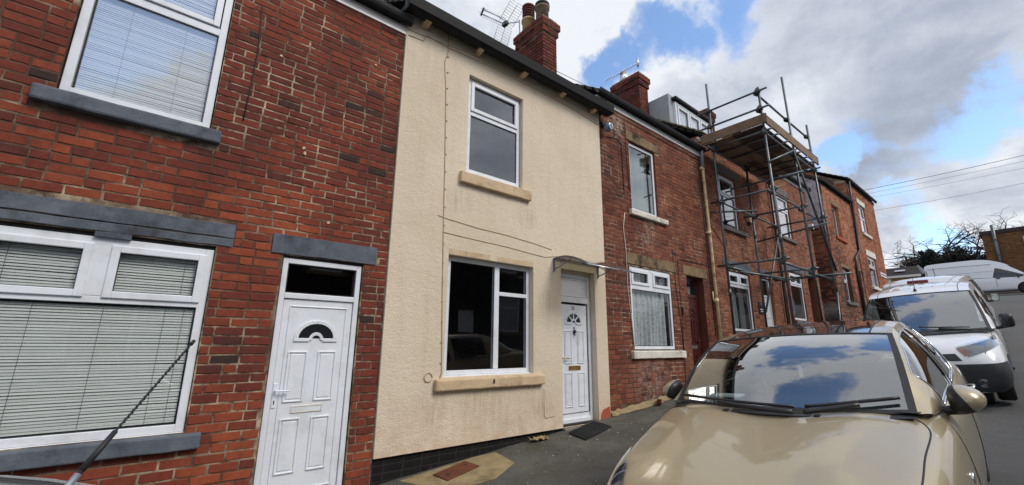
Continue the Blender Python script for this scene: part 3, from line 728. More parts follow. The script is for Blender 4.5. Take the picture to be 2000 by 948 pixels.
# the door with its frame
fr = loc_build(MB().frame(.915, 1.725, D+.025, D+.1, -1.56, .835, .052).box(.968, 1.672, D+.026, D+.099, .425, .48), 'door_frame', 'upvc', hA, bevel=.005)
loc_build(MB().box(.97, 1.67, D+.06, D+.066, .481, .782), 'fanlight_pane', 'glass', fr)
loc_build(MB().frame(.968, 1.672, D+.045, D+.058, .481, .783, .012), 'gasket', 'gasket', fr)
loc_build(MB().box(.9, 1.74, D+.02, D+.1, .838, .868), 'lintel_shadow_strip', 'dirt_shade_black', hA)
dA = panel_door(hA, .972, 1.668, -1.50, .42, D+.045, 'upvc', (1.32, .03, .215),
    [(1.07, 1.255, -.59, -.10), (1.355, 1.54, -.59, -.10), (1.07, 1.255, -1.24, -.74), (1.355, 1.54, -1.24, -.74)])
loc_build(MB().frame(1.035, 1.61, D+.035, D+.047, -1.40, .355, .012), 'leaf_moulding', 'upvc', dA, bevel=.004)
bezel(dA, 1.155, 1.455, -.695, -.625, D+.045, 'whitestone', 'upvc')
lever(dA, .998, -.475, D+.045, 'upvc')
room(hA, .98, 1.66, .45, .82, D+.11)
lintel(hA, .79, 1.875, .87, 1.075, 'greypaint')
loc_build(MB().box(.88, 1.76, D-.12, D+.1, -1.68, -1.56), 'doorstep', 'greystone', hA, bevel=.01)
loc_build(MB().box(-2.6, 2.035, D-.022, D+.05, 4.05, 4.175), 'fascia', 'upvc2', hA, bevel=.003)
gutter(hA, -2.6, 2.06, D-.15, 4.26, 'blackgut')
roof_slab(hA, -2.6, 2.0, D-.1, 4.27, D+3.6, 6.75, 'slate')
loc_build(MB().tube([(1.72, D+.25, 4.3), (1.72, D+.25, 4.95)], .045, 12), 'vent_pipe', 'greypipe', hA)
shell(hA, -2.6, 2.0, BOT, 4.2, 'mortar', gable=2.4)
loc_build(MB().tube([(.37, D-.006, 3.55), (.40, D-.008, 3.0), (.385, D-.008, 2.5), (.37, D-.006, 2.18)], .006, 5), 'old_cable', 'cabledark', hA)
loc_build(MB().tube([(-1.7, D-.03, 3.98), (.9, D-.03, 3.97), (1.6, D-.03, 3.99), (2.02, D-.025, 3.97)], .005, 5), 'eaves_cable', 'cabledark', hA)
rr = random.Random(4)
pl = MB()
for (x, z) in ((1.66, 3.42), (.98, 2.0), (.96, 2.06), (1.30, 1.27), (.62, 3.05)):
    pl.add([(x+rr.uniform(.01, .022)*math.cos(a), D-.008, z+rr.uniform(.01, .025)*math.sin(a)) for a in [i*1.05 for i in range(6)]], [(0, 1, 2, 3, 4, 5)])
loc_build(pl, 'mortar_dabs', 'creamstone', hA, kind='stuff')

# ================================================================ number twelve: cream painted render
hB = house('cream rendered house with empty dark lower window and white door numbered 12', 4.0)
Y = D-.03
holes = [(2.83, 4.325, -.42, 1.13, 0), (3.05, 4.10, 2.33, 3.90, -.03), (4.92, 5.75, -1.222, 1.19, .03)]
wall_sheet(hB, 2.018, 6.045, -1.222, 4.42, Y, holes, 'stucco', .13)
# black painted brick plinth
wall_sheet(hB, 2.02, 6.03, BOT, -1.20, D+.006, [], 'dirt_shade_black', .1, name='plinth_core')
brickwork(hB, (0, D+.016, 0), 0, 2.03, 4.9, -1.72, -1.215, 'brickK', [], 40, seed=21, stuff='plinth_brickwork')
loc_build(MB().prism([(5.78, -1.215), (5.8, -1.1), (5.86, -1.04), (5.95, -1.02), (6.03, -1.0), (6.04, -1.215)], 'y', Y-.004, Y+.01), 'bare_brick_patch', 'redstone', hB)
brickwork(hB, (0, D+.016, 0), 0, 5.77, 6.03, -1.40, -1.215, 'brickN', [], 4, seed=22, stuff='plinth_brickwork')
def reveal_fill(p, x0, x1, z0, z1, y0, y1): loc_build(MB().box(x0, x1, y0, y1, z0, z1), 'lintel_soffit', 'stucco', p)
# lintel nib shapes over the lower window: two shallow recesses
for a, b in ((2.83, 3.50), (3.63, 4.325)):
    loc_build(MB().prism([(a, 1.135), (b, 1.135), (b, 1.205), (a, 1.205)], 'y', Y-.002, Y+.001), 'lintel_recess', 'redstone' if 0 else 'creamstone', hB)
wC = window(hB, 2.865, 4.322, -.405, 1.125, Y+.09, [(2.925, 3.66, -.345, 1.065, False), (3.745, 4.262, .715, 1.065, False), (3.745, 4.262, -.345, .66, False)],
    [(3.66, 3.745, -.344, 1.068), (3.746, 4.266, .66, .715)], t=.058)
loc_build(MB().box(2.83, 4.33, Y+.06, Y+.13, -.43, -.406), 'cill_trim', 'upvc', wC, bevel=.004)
sill(hB, 2.70, 4.50, -.575, -.435, Y-.07, Y+.06, 'creamstone', bev=.018)
loc_build(MB().prism([(3.545, -.49), (3.56, -.455), (3.575, -.49), (3.57, -.52), (3.55, -.52)], 'y', Y-.075, Y-.06), 'sill_hole', 'dirt_shade_black', hB)
wD = window(hB, 3.085, 4.09, 2.375, 3.885, Y+.07, [(3.145, 4.03, 3.37, 3.825, True, 'glassup'), (3.145, 4.03, 2.435, 3.29, False, 'glassup')], [(3.144, 4.034, 3.29, 3.35)], t=.058)
loc_build(MB().box(3.17, 3.95, D+.6, D+.62, 3.42, 3.68), 'ceiling_lamp_shade', 'roomlight', wD)
loc_build(MB().box(3.05, 4.10, Y+.05, Y+.1, 2.345, 2.374), 'cill_trim', 'upvc2', wD)
sill(hB, 2.94, 4.24, 2.16, 2.325, Y-.065, Y+.05, 'creamstone', bev=.012)
# door
fr = MB().frame(4.95, 5.745, Y+.115, Y+.19, -1.20, 1.14, .06); fr.box(5.012, 5.682, Y+.116, Y+.189, .665, .75)
fr = loc_build(fr, 'door_frame', 'upvc', hB, bevel=.005)
loc_build(MB().box(5.013, 5.681, Y+.14, Y+.17, .752, 1.078), 'top_panel', 'upvc', fr); loc_build(MB().frame(5.03, 5.665, Y+.13, Y+.141, .77, 1.06, .012), 'gasket', 'upvc2', fr)
loc_build(MB().box(4.95, 5.745, Y+.10, Y+.2, 1.141, 1.19), 'lintel_soffit', 'stucco', hB)
dB = panel_door(hB, 5.035, 5.66, -1.06, .63, Y+.135, 'upvc', (5.335, .345, .205),
    [(5.11, 5.28, -.31, .21), (5.415, 5.575, -.31, .21), (5.11, 5.28, -.97, -.45), (5.415, 5.575, -.97, -.45)], spokes=True)
loc_build(MB().box(5.013, 5.681, Y+.14, Y+.18, -1.139, -1.07), 'door_sill_rail', 'upvc', fr)
loc_build(MB().frame(5.022, 5.674, Y+.137, Y+.15, -1.068, .642, .01), 'gasket', 'gasket', fr)
bezel(dB, 5.205, 5.48, -.415, -.345, Y+.135, 'brass', 'brass')
lever(dB, 5.065, -.225, Y+.135, 'brass', plate=False)
kn = MB().tube([(5.345, Y+.125, .27), (5.345, Y+.125, .235)], .008, 8); kn.lathe([(.012, 0), (.03, .02), (.026, .045), (.008, .06)], (5.345, Y+.12, .165), 12); kn.tube([(5.345, Y+.118, .165), (5.345, Y+.112, .12)], .012, 8, r2=.006)
loc_build(kn, 'door_knocker', 'steelblk', dB)
fc = bpy.data.curves.new('door_number', 'FONT'); fc.body = '12'; fc.size = .075; fc.extrude = .002; fc.align_x = 'CENTER'
tmp = bpy.data.objects.new('tmp', fc); COL.objects.link(tmp); dg = bpy.context.evaluated_depsgraph_get(); me = bpy.data.meshes.new_from_object(tmp.evaluated_get(dg)); bpy.data.objects.remove(tmp)
num = link('door_number', me, 'ink', dB); num.location = Vector((5.33, Y+.131, .555))-Vector(parent_org(dB)); num.rotation_euler = (R(90), 0, 0)
loc_build(MB().box(4.93, 5.76, Y-.03, Y+.2, -1.36, -1.232), 'doorstep', 'kerb', hB, bevel=.01)
# canopy over the door: two brackets, curved sheet, front bar
cn = MB()
def cf(u, v, dz=0): 
    p = v*.72; return (lerp(4.745, 5.86, u), Y-.005-p, 1.325+.075*math.sin(min(1, v*1.25)*math.pi*.62)-.26*v**1.7+dz)
cn = loc_build(MB().grid(lambda u, v: cf(u, v), 8, 10), 'door_canopy', 'poly', hB, solid=.004)
for xb in (4.76, 5.84):
    b = MB().box(xb-.012, xb+.012, Y-.022, Y+.001, 1.12, 1.33)
    u = (xb-4.745)/1.115
    b.tube([Vector(cf(u, k/10, -.012)) for k in range(11)], .011, 6)
    b.tube([(xb, Y-.01, 1.15), (xb, Y-.12, 1.17), (xb, Y-.25, 1.22), (xb, Y-.38, 1.285), (xb, Y-.42, 1.30)], .009, 6)
    b.tube([(xb, Y-.02, 1.31), (xb, Y-.12, 1.27), (xb, Y-.2, 1.2)], .008, 6)
    b.tube([(xb, Y-.13, 1.27), (xb, Y-.2, 1.30), (xb, Y-.27, 1.26), (xb, Y-.25, 1.22)], .007, 6)
    loc_build(b, 'bracket', 'greyalu', cn)
loc_build(MB().tube([cf(0, 1), cf(1, 1)], .011, 8), 'front_bar', 'alu', cn); loc_build(MB().tube([cf(0, 0), cf(1, 0)], .011, 8), 'wall_bar', 'alu', cn)
# eaves: boxed timber gutter on projecting rafter ends
loc_build(MB().prism([(4.52, 4.33), (4.50, 4.47), (4.53, 4.47), (4.55, 4.35), (4.65, 4.35), (4.66, 4.47), (4.69, 4.47), (4.69, 4.31), (4.56, 4.30)], 'x', 1.93, 6.19), 'gutter', 'blackgut', hB)
loc_build(MB().box(1.95, 6.17, 4.70, 5.1, 4.40, 4.45), 'soffit_board', 'blackgut', hB)
loc_build(MB().box(1.95, 6.17, 4.655, 4.70, 4.36, 4.52), 'eaves_board', 'blackgut', hB)
for x in (2.27, 3.16, 4.05, 4.95, 5.79):
    loc_build(MB().prism([(4.77, 4.26), (4.77, 4.39), (4.60, 4.395), (4.60, 4.33), (4.625, 4.31), (4.61, 4.29)], 'x', x-.045, x+.045), 'rafter_end', 'timber', hB, bevel=.006)
roof_slab(hB, 1.98, 6.08, 4.6, 4.50, D+3.6, 7.05, 'slate')
shell(hB, 2.02, 6.03, BOT, 4.4, 'mortar', gable=2.6)
for pts, r_ in (([(2.05, 4.05), (2.27, 4.07), (2.31, 4.18), (2.68, 4.16), (3.37, 4.2), (4.46, 4.2), (5.3, 4.18), (6.01, 4.12)], .007),
              ([(2.04, 4.13), (3.0, 4.24), (4.46, 4.235), (5.99, 4.19)], .004),
              ([(2.66, 4.54-.15), (2.67, 4.08), (2.62, 3.9), (2.66, 3.5), (2.70, 2.5), (2.725, 1.6), (2.76, .6), (2.80, -.36), (2.78, -.42)], .007),
              ([(2.64, 1.62), (2.8, 1.60), (3.3, 1.56), (3.82, 1.545), (4.4, 1.5), (4.72, 1.46)], .005), ([(2.72, 1.41), (3.2, 1.39), (3.8, 1.37), (4.55, 1.32), (4.9, 1.38), (5.9, 1.40), (5.93, 1.44)], .005),
              ([(4.53, -.65), (4.53, -1.02), (4.56, -1.05), (4.74, -1.04)], .004)):
    loc_build(MB().tube([(x, Y-.004, z) for x, z in pts], r_, 5), 'wall_cable', 'cable', hB)
lp = [(2.62+.055*math.cos(a), Y-.008, -.41+.055*math.sin(a)) for a in [i*.6 for i in range(11)]]
loc_build(MB().tube(lp, .005, 5), 'cable_loop', 'cable', hB)
cl = MB()
for k in range(18):
    z = 4.0-k*.25; x = lerp(2.67, 2.79, (4.0-z)/4.4); cl.box(x-.011, x+.011, Y-.014, Y, z, z+.01)
loc_build(cl, 'cable_clips', 'cable', hB, kind='stuff')
cB = chimney(hB, 5.80, 6.24, 6.06, 6.98, 5.7, 7.38, 31, [(6.0, 6.78, .155, .62, 'red'), (6.04, 6.33, .15, .6, 'grey')], n=110)

# ================================================================ number fourteen
hC = house('brick house with soot stained stone lintels, net curtains and brown front door', 8.0)
holes = [(6.83, 8.27, -.12, 1.47), (7.03, 7.98, 2.62, 4.14), (8.92, 9.66, -1.05, 1.50, .12)]
wall_sheet(hC, 6.05, 10.08, BOT, 4.80, D+.004, holes, 'mortar', .14, reveal='brickN')
bh = [(6.83, 8.27, -.26, 1.73), (6.75, 8.56, -.26, -.12), (6.76, 8.46, 1.50, 1.73), (7.03, 7.98, 2.5, 4.2), (6.92, 8.25, 2.51, 2.625), (6.94, 8.13, 4.15, 4.36), (8.92, 9.66, -1.3, 1.52), (8.78, 9.86, 1.5, 1.73)]
brickwork(hC, (0, D+.012, 0), 0, 6.052, 10.08, -1.50, 4.72, 'brickN', bh, 300, seed=31, course=.0825, zfun=lambda x: gz(x)+.1)
wE = window(hC, 6.84, 8.262, -.09, 1.465, D+.02, [(6.90, 7.47, 1.13, 1.40, True), (7.62, 8.20, 1.13, 1.40, True), (6.90, 8.20, -.03, 1.03, False)], [(7.47, 7.62, 1.128, 1.406), (6.896, 8.206, 1.03, 1.13)], t=.058, rm='room')
wavy(wE, 6.92, 8.18, -.02, 1.03, D+.12, .03, .17, 'net', 'net_curtain', 3)
wavy(wE, 6.92, 7.35, 1.12, 1.40, D+.14, .02, .13, 'net', 'net_curtain', 4); wavy(wE, 7.7, 8.18, 1.12, 1.4, D+.14, .02, .13, 'net', 'net_curtain', 5)
wavy(wE, 6.9, 7.25, -.03, 1.42, D+.2, .035, .16, 'drape', 'curtain', 6); wavy(wE, 7.95, 8.2, -.03, 1.42, D+.2, .035, .16, 'drape', 'curtain', 7)
sill(hC, 6.75, 8.56, -.255, -.115, D-.06, D+.04, 'whitestone', bev=.012); lintel(hC, 6.76, 8.46, 1.505, 1.73, 'sandstone')
wF = window(hC, 7.04, 7.972, 2.635, 4.125, D+.045, [(7.10, 7.912, 2.70, 4.06, False, 'glassup')], [], t=.06)
wavy(wF, 7.06, 7.95, 2.65, 4.1, D+.2, .01, .2, 'drape', 'roller_shade', 8)
sill(hC, 6.92, 8.25, 2.51, 2.625, D-.065, D+.05, 'whitestone'); lintel(hC, 6.94, 8.13, 4.15, 4.36, 'sandstone')
lintel(hC, 8.78, 9.86, 1.51, 1.73, 'sandstone')
fr = MB().frame(8.97, 9.655, D+.15, D+.2, -1.0, 1.49, .05); fr.box(9.022, 9.603, D+.151, D+.199, 1.04, 1.12)
fr = loc_build(fr, 'door_frame', 'browndoor', hC, bevel=.004)
loc_build(MB().box(9.023, 9.602, D+.17, D+.175, 1.121, 1.438), 'fanlight_pane', 'glass', fr); room(hC, 9.03, 9.6, 1.1, 1.45, D+.21, 'roomlight')
dC = panel_door(hC, 9.024, 9.6, -.94, 1.036, D+.165, 'browndoor', (9.31, .66, .17), [(9.09, 9.27, .05, .55), (9.36, 9.54, .05, .55), (9.09, 9.27, -.8, -.2), (9.36, 9.54, -.8, -.2)], gm='glass')
bezel(dC, 9.19, 9.44, -.08, -.01, D+.165, 'alu', 'alu'); lever(dC, 9.56, .1, D+.165, 'brass', -1)
loc_build(MB().box(8.9, 9.7, D-.1, D+.2, -1.12, -1.0), 'doorstep', 'greystone', hC, bevel=.01)
loc_build(MB().box(6.03, 10.12, D-.022, D+.05, 4.665, 4.79), 'fascia', 'upvc2', hC, bevel=.003)
gutter(hC, 5.98, 10.15, D-.155, 4.88, 'blackgut')
roof_slab(hC, 6.1, 10.12, D-.1, 4.89, D+3.6, 7.4, 'slate')
loc_build(MB().prism([(4.78, 4.5), (4.78, 4.62), (4.66, 4.66), (5.6, 5.36), (5.6, 5.2)], 'x', 5.99, 6.2), 'verge_stone', 'mosstile', hC)
shell(hC, 6.06, 10.06, BOT, 4.75, 'mortar', gable=2.4)
for pts, m_, r_ in (([(6.75, 2.50), (6.68, 2.2), (6.73, 1.7), (6.72, 1.0), (6.80, .4), (6.83, -.1)], 'cablewhite', .009), ([(8.40, 2.02), (8.43, 1.2), (8.52, .4), (8.55, -.1)], 'cabledark', .007),
                    ([(8.5, -1.0), (8.57, .2), (8.58, 1.78), (8.66, 1.83), (9.2, 1.84), (9.95, 1.84)], 'cabledark', .006), ([(6.3, 3.98), (6.55, 4.02), (6.75, 3.98), (6.77, 2.9)], 'cabledark', .007),
                    ([(6.08, 4.2), (6.4, 4.58), (8.2, 4.56), (10.0, 4.55)], 'cabledark', .006), ([(6.9, 4.5), (6.92, 3.6), (6.95, 3.0)], 'cabledark', .006), ([(9.95, 4.4), (9.97, 2.0), (10.0, .2)], 'cabledark', .01)):
    loc_build(MB().tube([(x, D-.012, z) for x, z in pts], r_, 5), 'wall_cable', m_, hC)
loc_build(MB().box(8.6, 8.635, D-.035, D, .62, .78), 'door_bell', 'black', hC, bevel=.004)
cC = chimney(hC, 9.88, 10.33, 6.28, 7.2, 6.2, 7.86, 41, [(10.12, 6.95, .11, .42, 'metal')], n=90)
# the pipe in the corner with number sixteen
dp = thing('downpipe', 'cream downpipe with rust stains and grey top length, between two brick houses', 'pipe', (10.12, D-.08, gz(10.1)))
px_ = [(10.03, 4.35), (10.1, 2.4), (10.13, -.72)]
loc_build(MB().tube([(10.02, D-.09, 4.82), (10.03, D-.07, 4.30)], .04, 12), 'upper_length', 'greypipe', dp)
loc_build(MB().tube([(10.03, D-.06, 4.34), (10.05, D-.06, 4.28), (10.09, D-.06, 2.4), (10.13, D-.06, -.74)], .035, 12), 'pipe', 'rustpipe', dp)
for z in (4.28, 2.62, .98):
    x = lerp(10.13, 10.03, (z+.7)/5); loc_build(MB().lathe([(.047, 0), (.052, .03), (.047, .09)], (x, D-.06, z), 12).box(x-.07, x+.07, D-.03, D+.0, z+.03, z+.06), 'collar', 'rustpipe', dp)
loc_build(MB().tube([(9.98, D-.06, .98), (9.95, D-.06, 1.06), (9.95, D-.06, 1.22)], .014, 8), 'stub_pipe', 'rustpipe', dp)

# ================================================================ number sixteen and eighteen, behind the scaffold
hD = house('orange brick house behind the scaffold with grey lintels and dark number plaque by door', 12.2)
holes = [(11.0, 12.27, .33, 1.87), (11.02, 12.05, 3.02, 4.52), (12.98, 13.72, -.42, 1.89)]
wall_sheet(hD, 10.085, 14.27, BOT, 5.2, D+.004, holes, 'mortar', .14, reveal='brickO')
bh = [(11.0, 12.27, .2, 1.95), (10.75, 12.4, 1.91, 2.14), (10.95, 12.35, .2, .33), (11.02, 12.05, 2.9, 4.78), (10.9, 12.35, 2.9, 3.03), (10.85, 12.25, 4.53, 4.78), (12.98, 13.72, -.7, 1.92), (12.85, 13.95, 1.91, 2.12)]
brickwork(hD, (0, D+.012, 0), 0, 10.09, 14.27, -.95, 5.16, 'brickO', bh, 300, seed=41, course=.0825, zfun=lambda x: gz(x)+.05)
w1 = window(hD, 11.02, 12.25, .35, 1.85, D+.04, [(11.08, 11.6, 1.55, 1.79, True), (11.70, 12.19, 1.55, 1.79, True), (11.08, 12.19, .41, 1.46, False)], [(11.6, 11.7, 1.548, 1.794), (11.076, 12.194, 1.46, 1.55)], t=.058, rm='roomlight')
wavy(w1, 11.1, 11.7, .4, 1.8, D+.2, .03, .15, 'drape', 'curtain', 1); wavy(w1, 11.85, 12.2, .4, 1.8, D+.2, .03, .15, 'drape', 'curtain', 2)
w2 = window(hD, 11.04, 12.03, 3.04, 4.5, D+.05, [(11.1, 11.97, 4.0, 4.44, True, 'glassup'), (11.1, 11.97, 3.1, 3.93, False, 'glassup')], [(11.096, 11.974, 3.93, 3.99)], t=.058)
sill(hD, 10.9, 12.35, 2.92, 3.03, D-.07, D+.05, 'greystone'); sill(hD, 10.95, 12.35, .22, .33, D-.06, D+.05, 'greystone')
lintel(hD, 10.75, 12.4, 1.91, 2.14, 'greypaint'); lintel(hD, 12.85, 13.95, 1.92, 2.12, 'greypaint'); lintel(hD, 10.85, 12.25, 4.54, 4.78, 'greystone')
fr = MB().frame(12.99, 13.71, D+.06, D+.12, -.40, 1.88, .05); fr.box(13.042, 13.658, D+.061, D+.119, 1.34, 1.40)
fr = loc_build(fr, 'door_frame', 'upvc', hD, bevel=.004); loc_build(MB().box(13.043, 13.657, D+.08, D+.086, 1.401, 1.828), 'fanlight_pane', 'glass', fr); room(hD, 13.05, 13.65, 1.4, 1.85, D+.13)
dD = panel_door(hD, 13.044, 13.656, -.34, 1.335, D+.075, 'upvc', None, [(13.1, 13.6, .75, 1.2), (13.1, 13.6, -.2, .55)])
lever(dD, 13.62, .35, D+.075, 'brass', -1)
loc_build(MB().box(12.95, 13.75, D-.1, D+.12, -.52, -.41), 'doorstep', 'greystone', hD)
loc_build(MB().box(10.1, 14.3, D-.022, D+.05, 5.13, 5.23), 'fascia', 'upvc2', hD); gutter(hD, 10.16, 14.3, D-.155, 5.30, 'blackgut')
roof_slab(hD, 10.14, 14.3, D-.1, 5.31, D+3.6, 7.85, 'slate')
shell(hD, 10.09, 14.25, BOT, 5.2, 'mortar', gable=2.4)
loc_build(MB().tube([(10.3, D-.01, 2.9), (10.9, D-.01, 2.45), (11.05, D-.01, 2.5), (11.06, D-.01, 2.66)], .008, 5), 'wall_cable', 'cabledark', hD)
loc_build(MB().box(10.9, 11.0, D-.01, D+.02, 1.45, 1.6), 'vent_plate', 'upvc2', hD)
# party wall copings and moss at the step between 14 and 16
brickwork(hD, (10.13, D+.35, 0), -math.pi/2, -1.5, .35, 4.95, 5.3, 'brickO', nparts=0, seed=45, stuff='upstand_brickwork')
mt = MB(); rr = random.Random(9)
for k in range(11):
    y = D-.12+k*.16; z = 5.36+k*.115; mt.add([(10.06, y, z), (10.42, y-.01, z+.01), (10.42, y+.19, z+.12), (10.06, y+.19, z+.12), (10.06, y, z-.04), (10.42, y-.01, z-.03), (10.42, y+.19, z+.08), (10.06, y+.19, z+.08)], [(0, 1, 2, 3), (4, 7, 6, 5), (0, 4, 5, 1), (1, 5, 6, 2), (2, 6, 7, 3), (3, 7, 4, 0)])
loc_build(mt, 'verge_slates', 'mosstile', hD, kind='stuff')
# dormer
dm = thing('x', '', ''); dm.name = 'dormer'; del dm['label']; del dm['category']; dm.parent = hD; dm.location = Vector((10.6, 5.65, 5.9))-Vector(parent_org(hD))
loc_build(MB().prism([(5.66, 5.8), (5.66, 6.86), (8.0, 6.86), (8.0, 6.86), (8.0, 7.3), (8.0, 6.9)], 'x', 10.62, 12.68), 'core', 'upvc2', dm)
cbm = MB()
for k in range(9):
    z = 5.92+k*.105
    cbm.prism([(10.585, z), (10.60, z+.10), (10.62, z+.10), (10.62, z)], 'y', 5.66+max(0, 0), 7.4)
loc_build(cbm, 'cladding_boards', 'upvc2', dm)
for k in range(1): pass
wd = window(dm, 10.60, 12.70, 5.93, 6.84, 5.60, [(10.72, 11.30, 6.02, 6.72, True, 'glassup'), (11.38, 11.95, 6.02, 6.72, True, 'glassup'), (12.03, 12.62, 6.02, 6.72, True, 'glassup')], [(11.31, 11.37, 5.99, 6.78), (11.96, 12.02, 5.99, 6.78)], t=.07, rm='roomlight')
loc_build(MB().box(10.52, 12.78, 5.52, 8.2, 6.88, 6.96), 'dormer_roof', 'blackgut', dm, bevel=.01)
cD = chimney(hD, 14.05, 14.5, 6.25, 7.15, 6.6, 8.25, 51, [], n=40)
pq = thing('plaque', 'small dark blue number plaque on the brick wall beside a white door', 'sign', (12.74, D-.02, .9))
loc_build(MB().box(12.60, 12.88, D-.028, D+.0, 1.02, 1.17), 'upper_plate', 'signblue', pq, bevel=.008); loc_build(MB().box(12.59, 12.89, D-.028, D+.0, .84, 1.005), 'lower_plate', 'signblue', pq, bevel=.008)
tx = MB()
for z, w_ in ((1.10, .05), (.95, .2), (.90, .14)): tx.box(12.74-w_/2, 12.74+w_/2, D-.0295, D-.027, z, z+.02)
loc_build(tx, 'lettering', 'signwhite', pq)
al = thing('alarm_box', 'cream alarm box on brick wall right of an upper window behind scaffold', 'alarm box', (12.6, D-.05, 3.5))
loc_build(MB().prism([(12.5, 3.40), (12.78, 3.40), (12.8, 3.62), (12.76, 3.66), (12.52, 3.66), (12.48, 3.62)], 'y', D-.09, D), 'casing', 'creamstone', al, bevel=.01)
loc_build(MB().box(12.52, 12.76, D-.095, D-.02, 3.37, 3.399), 'strobe', 'darkglass', al)

hE = house('orange brick house behind the far half of the scaffold, blue bag in lower window', 16.2)
holes = [(15.3, 16.47, .78, 2.32), (15.12, 16.17, 3.44, 4.92), (16.98, 17.76, .05, 2.34, .3)]
wall_sheet(hE, 14.275, 18.2, BOT, 5.72, D+.004, holes, 'mortar', .14, reveal='brickO')
bh = [(15.3, 16.47, .7, 2.5), (15.02, 16.68, 2.34, 2.56), (15.12, 16.17, 3.3, 5.15), (15.0, 16.35, 3.32, 3.44), (14.95, 16.3, 4.93, 5.15), (16.98, 17.76, -.2, 2.5), (16.8, 17.95, 2.34, 2.54)]
brickwork(hE, (0, D+.012, 0), 0, 14.275, 18.2, -.4, 5.66, 'brickO', bh, 150, seed=51, course=.0825, zfun=lambda x: gz(x)+.05)
w3 = window(hE, 15.32, 16.45, .8, 2.3, D+.04, [(15.38, 15.85, 1.95, 2.24, True), (15.92, 16.39, 1.95, 2.24, True), (15.38, 16.39, .86, 1.88, False)], [(15.85, 15.92, 1.948, 2.244), (15.376, 16.394, 1.88, 1.95)], t=.058)
loc_build(MB().lathe([(.12, 0), (.3, .12), (.34, .4), (.26, .75), (.1, .9)], (15.95, D+.5, .9), 14), 'blue_bundle', 'bluebag', w3)
w4 = window(hE, 15.14, 16.15, 3.46, 4.90, D+.05, [(15.2, 16.09, 4.45, 4.84, True, 'glassup'), (15.2, 16.09, 3.52, 4.36, False, 'glassup')], [(15.196, 16.094, 4.36, 4.44)], t=.058)
sill(hE, 15.0, 16.35, 3.33, 3.44, D-.07, D+.05, 'greystone'); sill(hE, 15.25, 16.55, .67, .78, D-.06, D+.05, 'greystone')
lintel(hE, 15.02, 16.68, 2.34, 2.56, 'greypaint'); lintel(hE, 14.95, 16.3, 4.93, 5.15, 'greystone'); lintel(hE, 16.8, 17.95, 2.35, 2.54, 'greystone')
panel_door(hE, 17.0, 17.75, .08, 1.85, D+.33, 'black', None, [(17.08, 17.67, .2, .8), (17.08, 17.67, 1.0, 1.7)]); loc_build(MB().box(16.99, 17.75, D+.34, D+.36, 1.87, 2.33), 'fanlight_pane', 'darkglass', hE)
loc_build(MB().box(14.28, 18.3, D-.022, D+.05, 5.62, 5.72), 'fascia', 'upvc2', hE); gutter(hE, 14.3, 18.42, D-.155, 5.80, 'blackgut')
roof_slab(hE, 14.3, 18.25, D-.1, 5.81, D+3.6, 8.35, 'slate')
shell(hE, 14.28, 18.2, BOT, 5.7, 'mortar', gable=2.4)
loc_build(MB().tube([(14.42, D-.07, 5.6), (14.45, D-.07, -.25)], .035, 10), 'downpipe', 'black', hE)
sec = thing('security_light', 'small white security camera high at the corner of the house past the scaffold', 'camera', (18.0, D-.1, 4.3))
loc_build(MB().box(17.9, 18.08, D-.14, D, 4.2, 4.34), 'casing', 'upvc', sec, bevel=.01); loc_build(MB().lathe([(.06, 0), (.06, .06), (.03, .08)], (18.0, D-.1, 4.1), 12), 'lens', 'darkglass', sec)

# ================================================================ twenty: gable to the passage, then the taller end house
hF = house('two storey brick house beyond the passage with whitewashed gable top and orange sill', 22.4)
zf = lambda x: gz(x)+.02
holes = [(21.42, 22.4, 4.5, 5.92), (21.48, 22.5, 1.78, 3.2), (23.55, 24.3, .9, 3.3, .2)]
wall_sheet(hF, 20.36, 24.58, BOT, 6.62, D+.004, holes, 'mortar', .16, reveal='brickE')
bh = [(21.42, 22.4, 4.38, 6.1), (21.35, 22.9, 4.36, 4.5), (21.3, 22.55, 5.93, 6.12), (21.48, 22.5, 1.6, 3.35), (21.3, 22.75, 3.2, 3.36), (21.35, 22.8, 1.64, 1.78), (23.55, 24.3, .5, 3.45)]
brickwork(hF, (0, D+.012, 0), 0, 20.365, 24.58, .2, 6.56, 'brickE', bh, 60, seed=61, course=.083, zfun=zf)
w5 = window(hF, 21.44, 22.38, 4.52, 5.9, D+.13, [(21.5, 21.9, 4.58, 5.84, False), (21.96, 22.32, 4.58, 5.84, False)], [(21.9, 21.96, 4.576, 5.844), (21.496, 21.9, 5.2, 5.26)], t=.06)
w6 = window(hF, 21.5, 22.48, 1.8, 3.18, D+.13, [(21.56, 22.42, 2.7, 3.12, True), (21.56, 22.42, 1.86, 2.62, False)], [(21.556, 22.424, 2.62, 2.69)], t=.06, rm='roomlight')
sill(hF, 21.35, 22.85, 4.37, 4.5, D-.07, D+.05, 'redstone'); sill(hF, 21.35, 22.8, 1.65, 1.78, D-.07, D+.05, 'greystone')
lintel(hF, 21.3, 22.55, 5.93, 6.1, 'sandstone'); lintel(hF, 21.3, 22.75, 3.2, 3.35, 'sandstone')
panel_door(hF, 23.57, 24.28, .98, 3.0, D+.2, 'browndoor', None, [(23.65, 24.2, 1.2, 1.9)])
loc_build(MB().box(23.5, 24.4, D-.02, D+.06, 3.31, 3.46), 'door_lintel', 'sandstone', hF)
gutter(hF, 20.3, 24.62, D-.155, 6.72, 'blackgut'); loc_build(MB().box(20.34, 24.6, D-.03, D+.05, 6.56, 6.66), 'fascia', 'blackgut', hF)
roof_slab(hF, 20.4, 24.6, D-.1, 6.73, D+3.6, 9.1, 'slatedark')
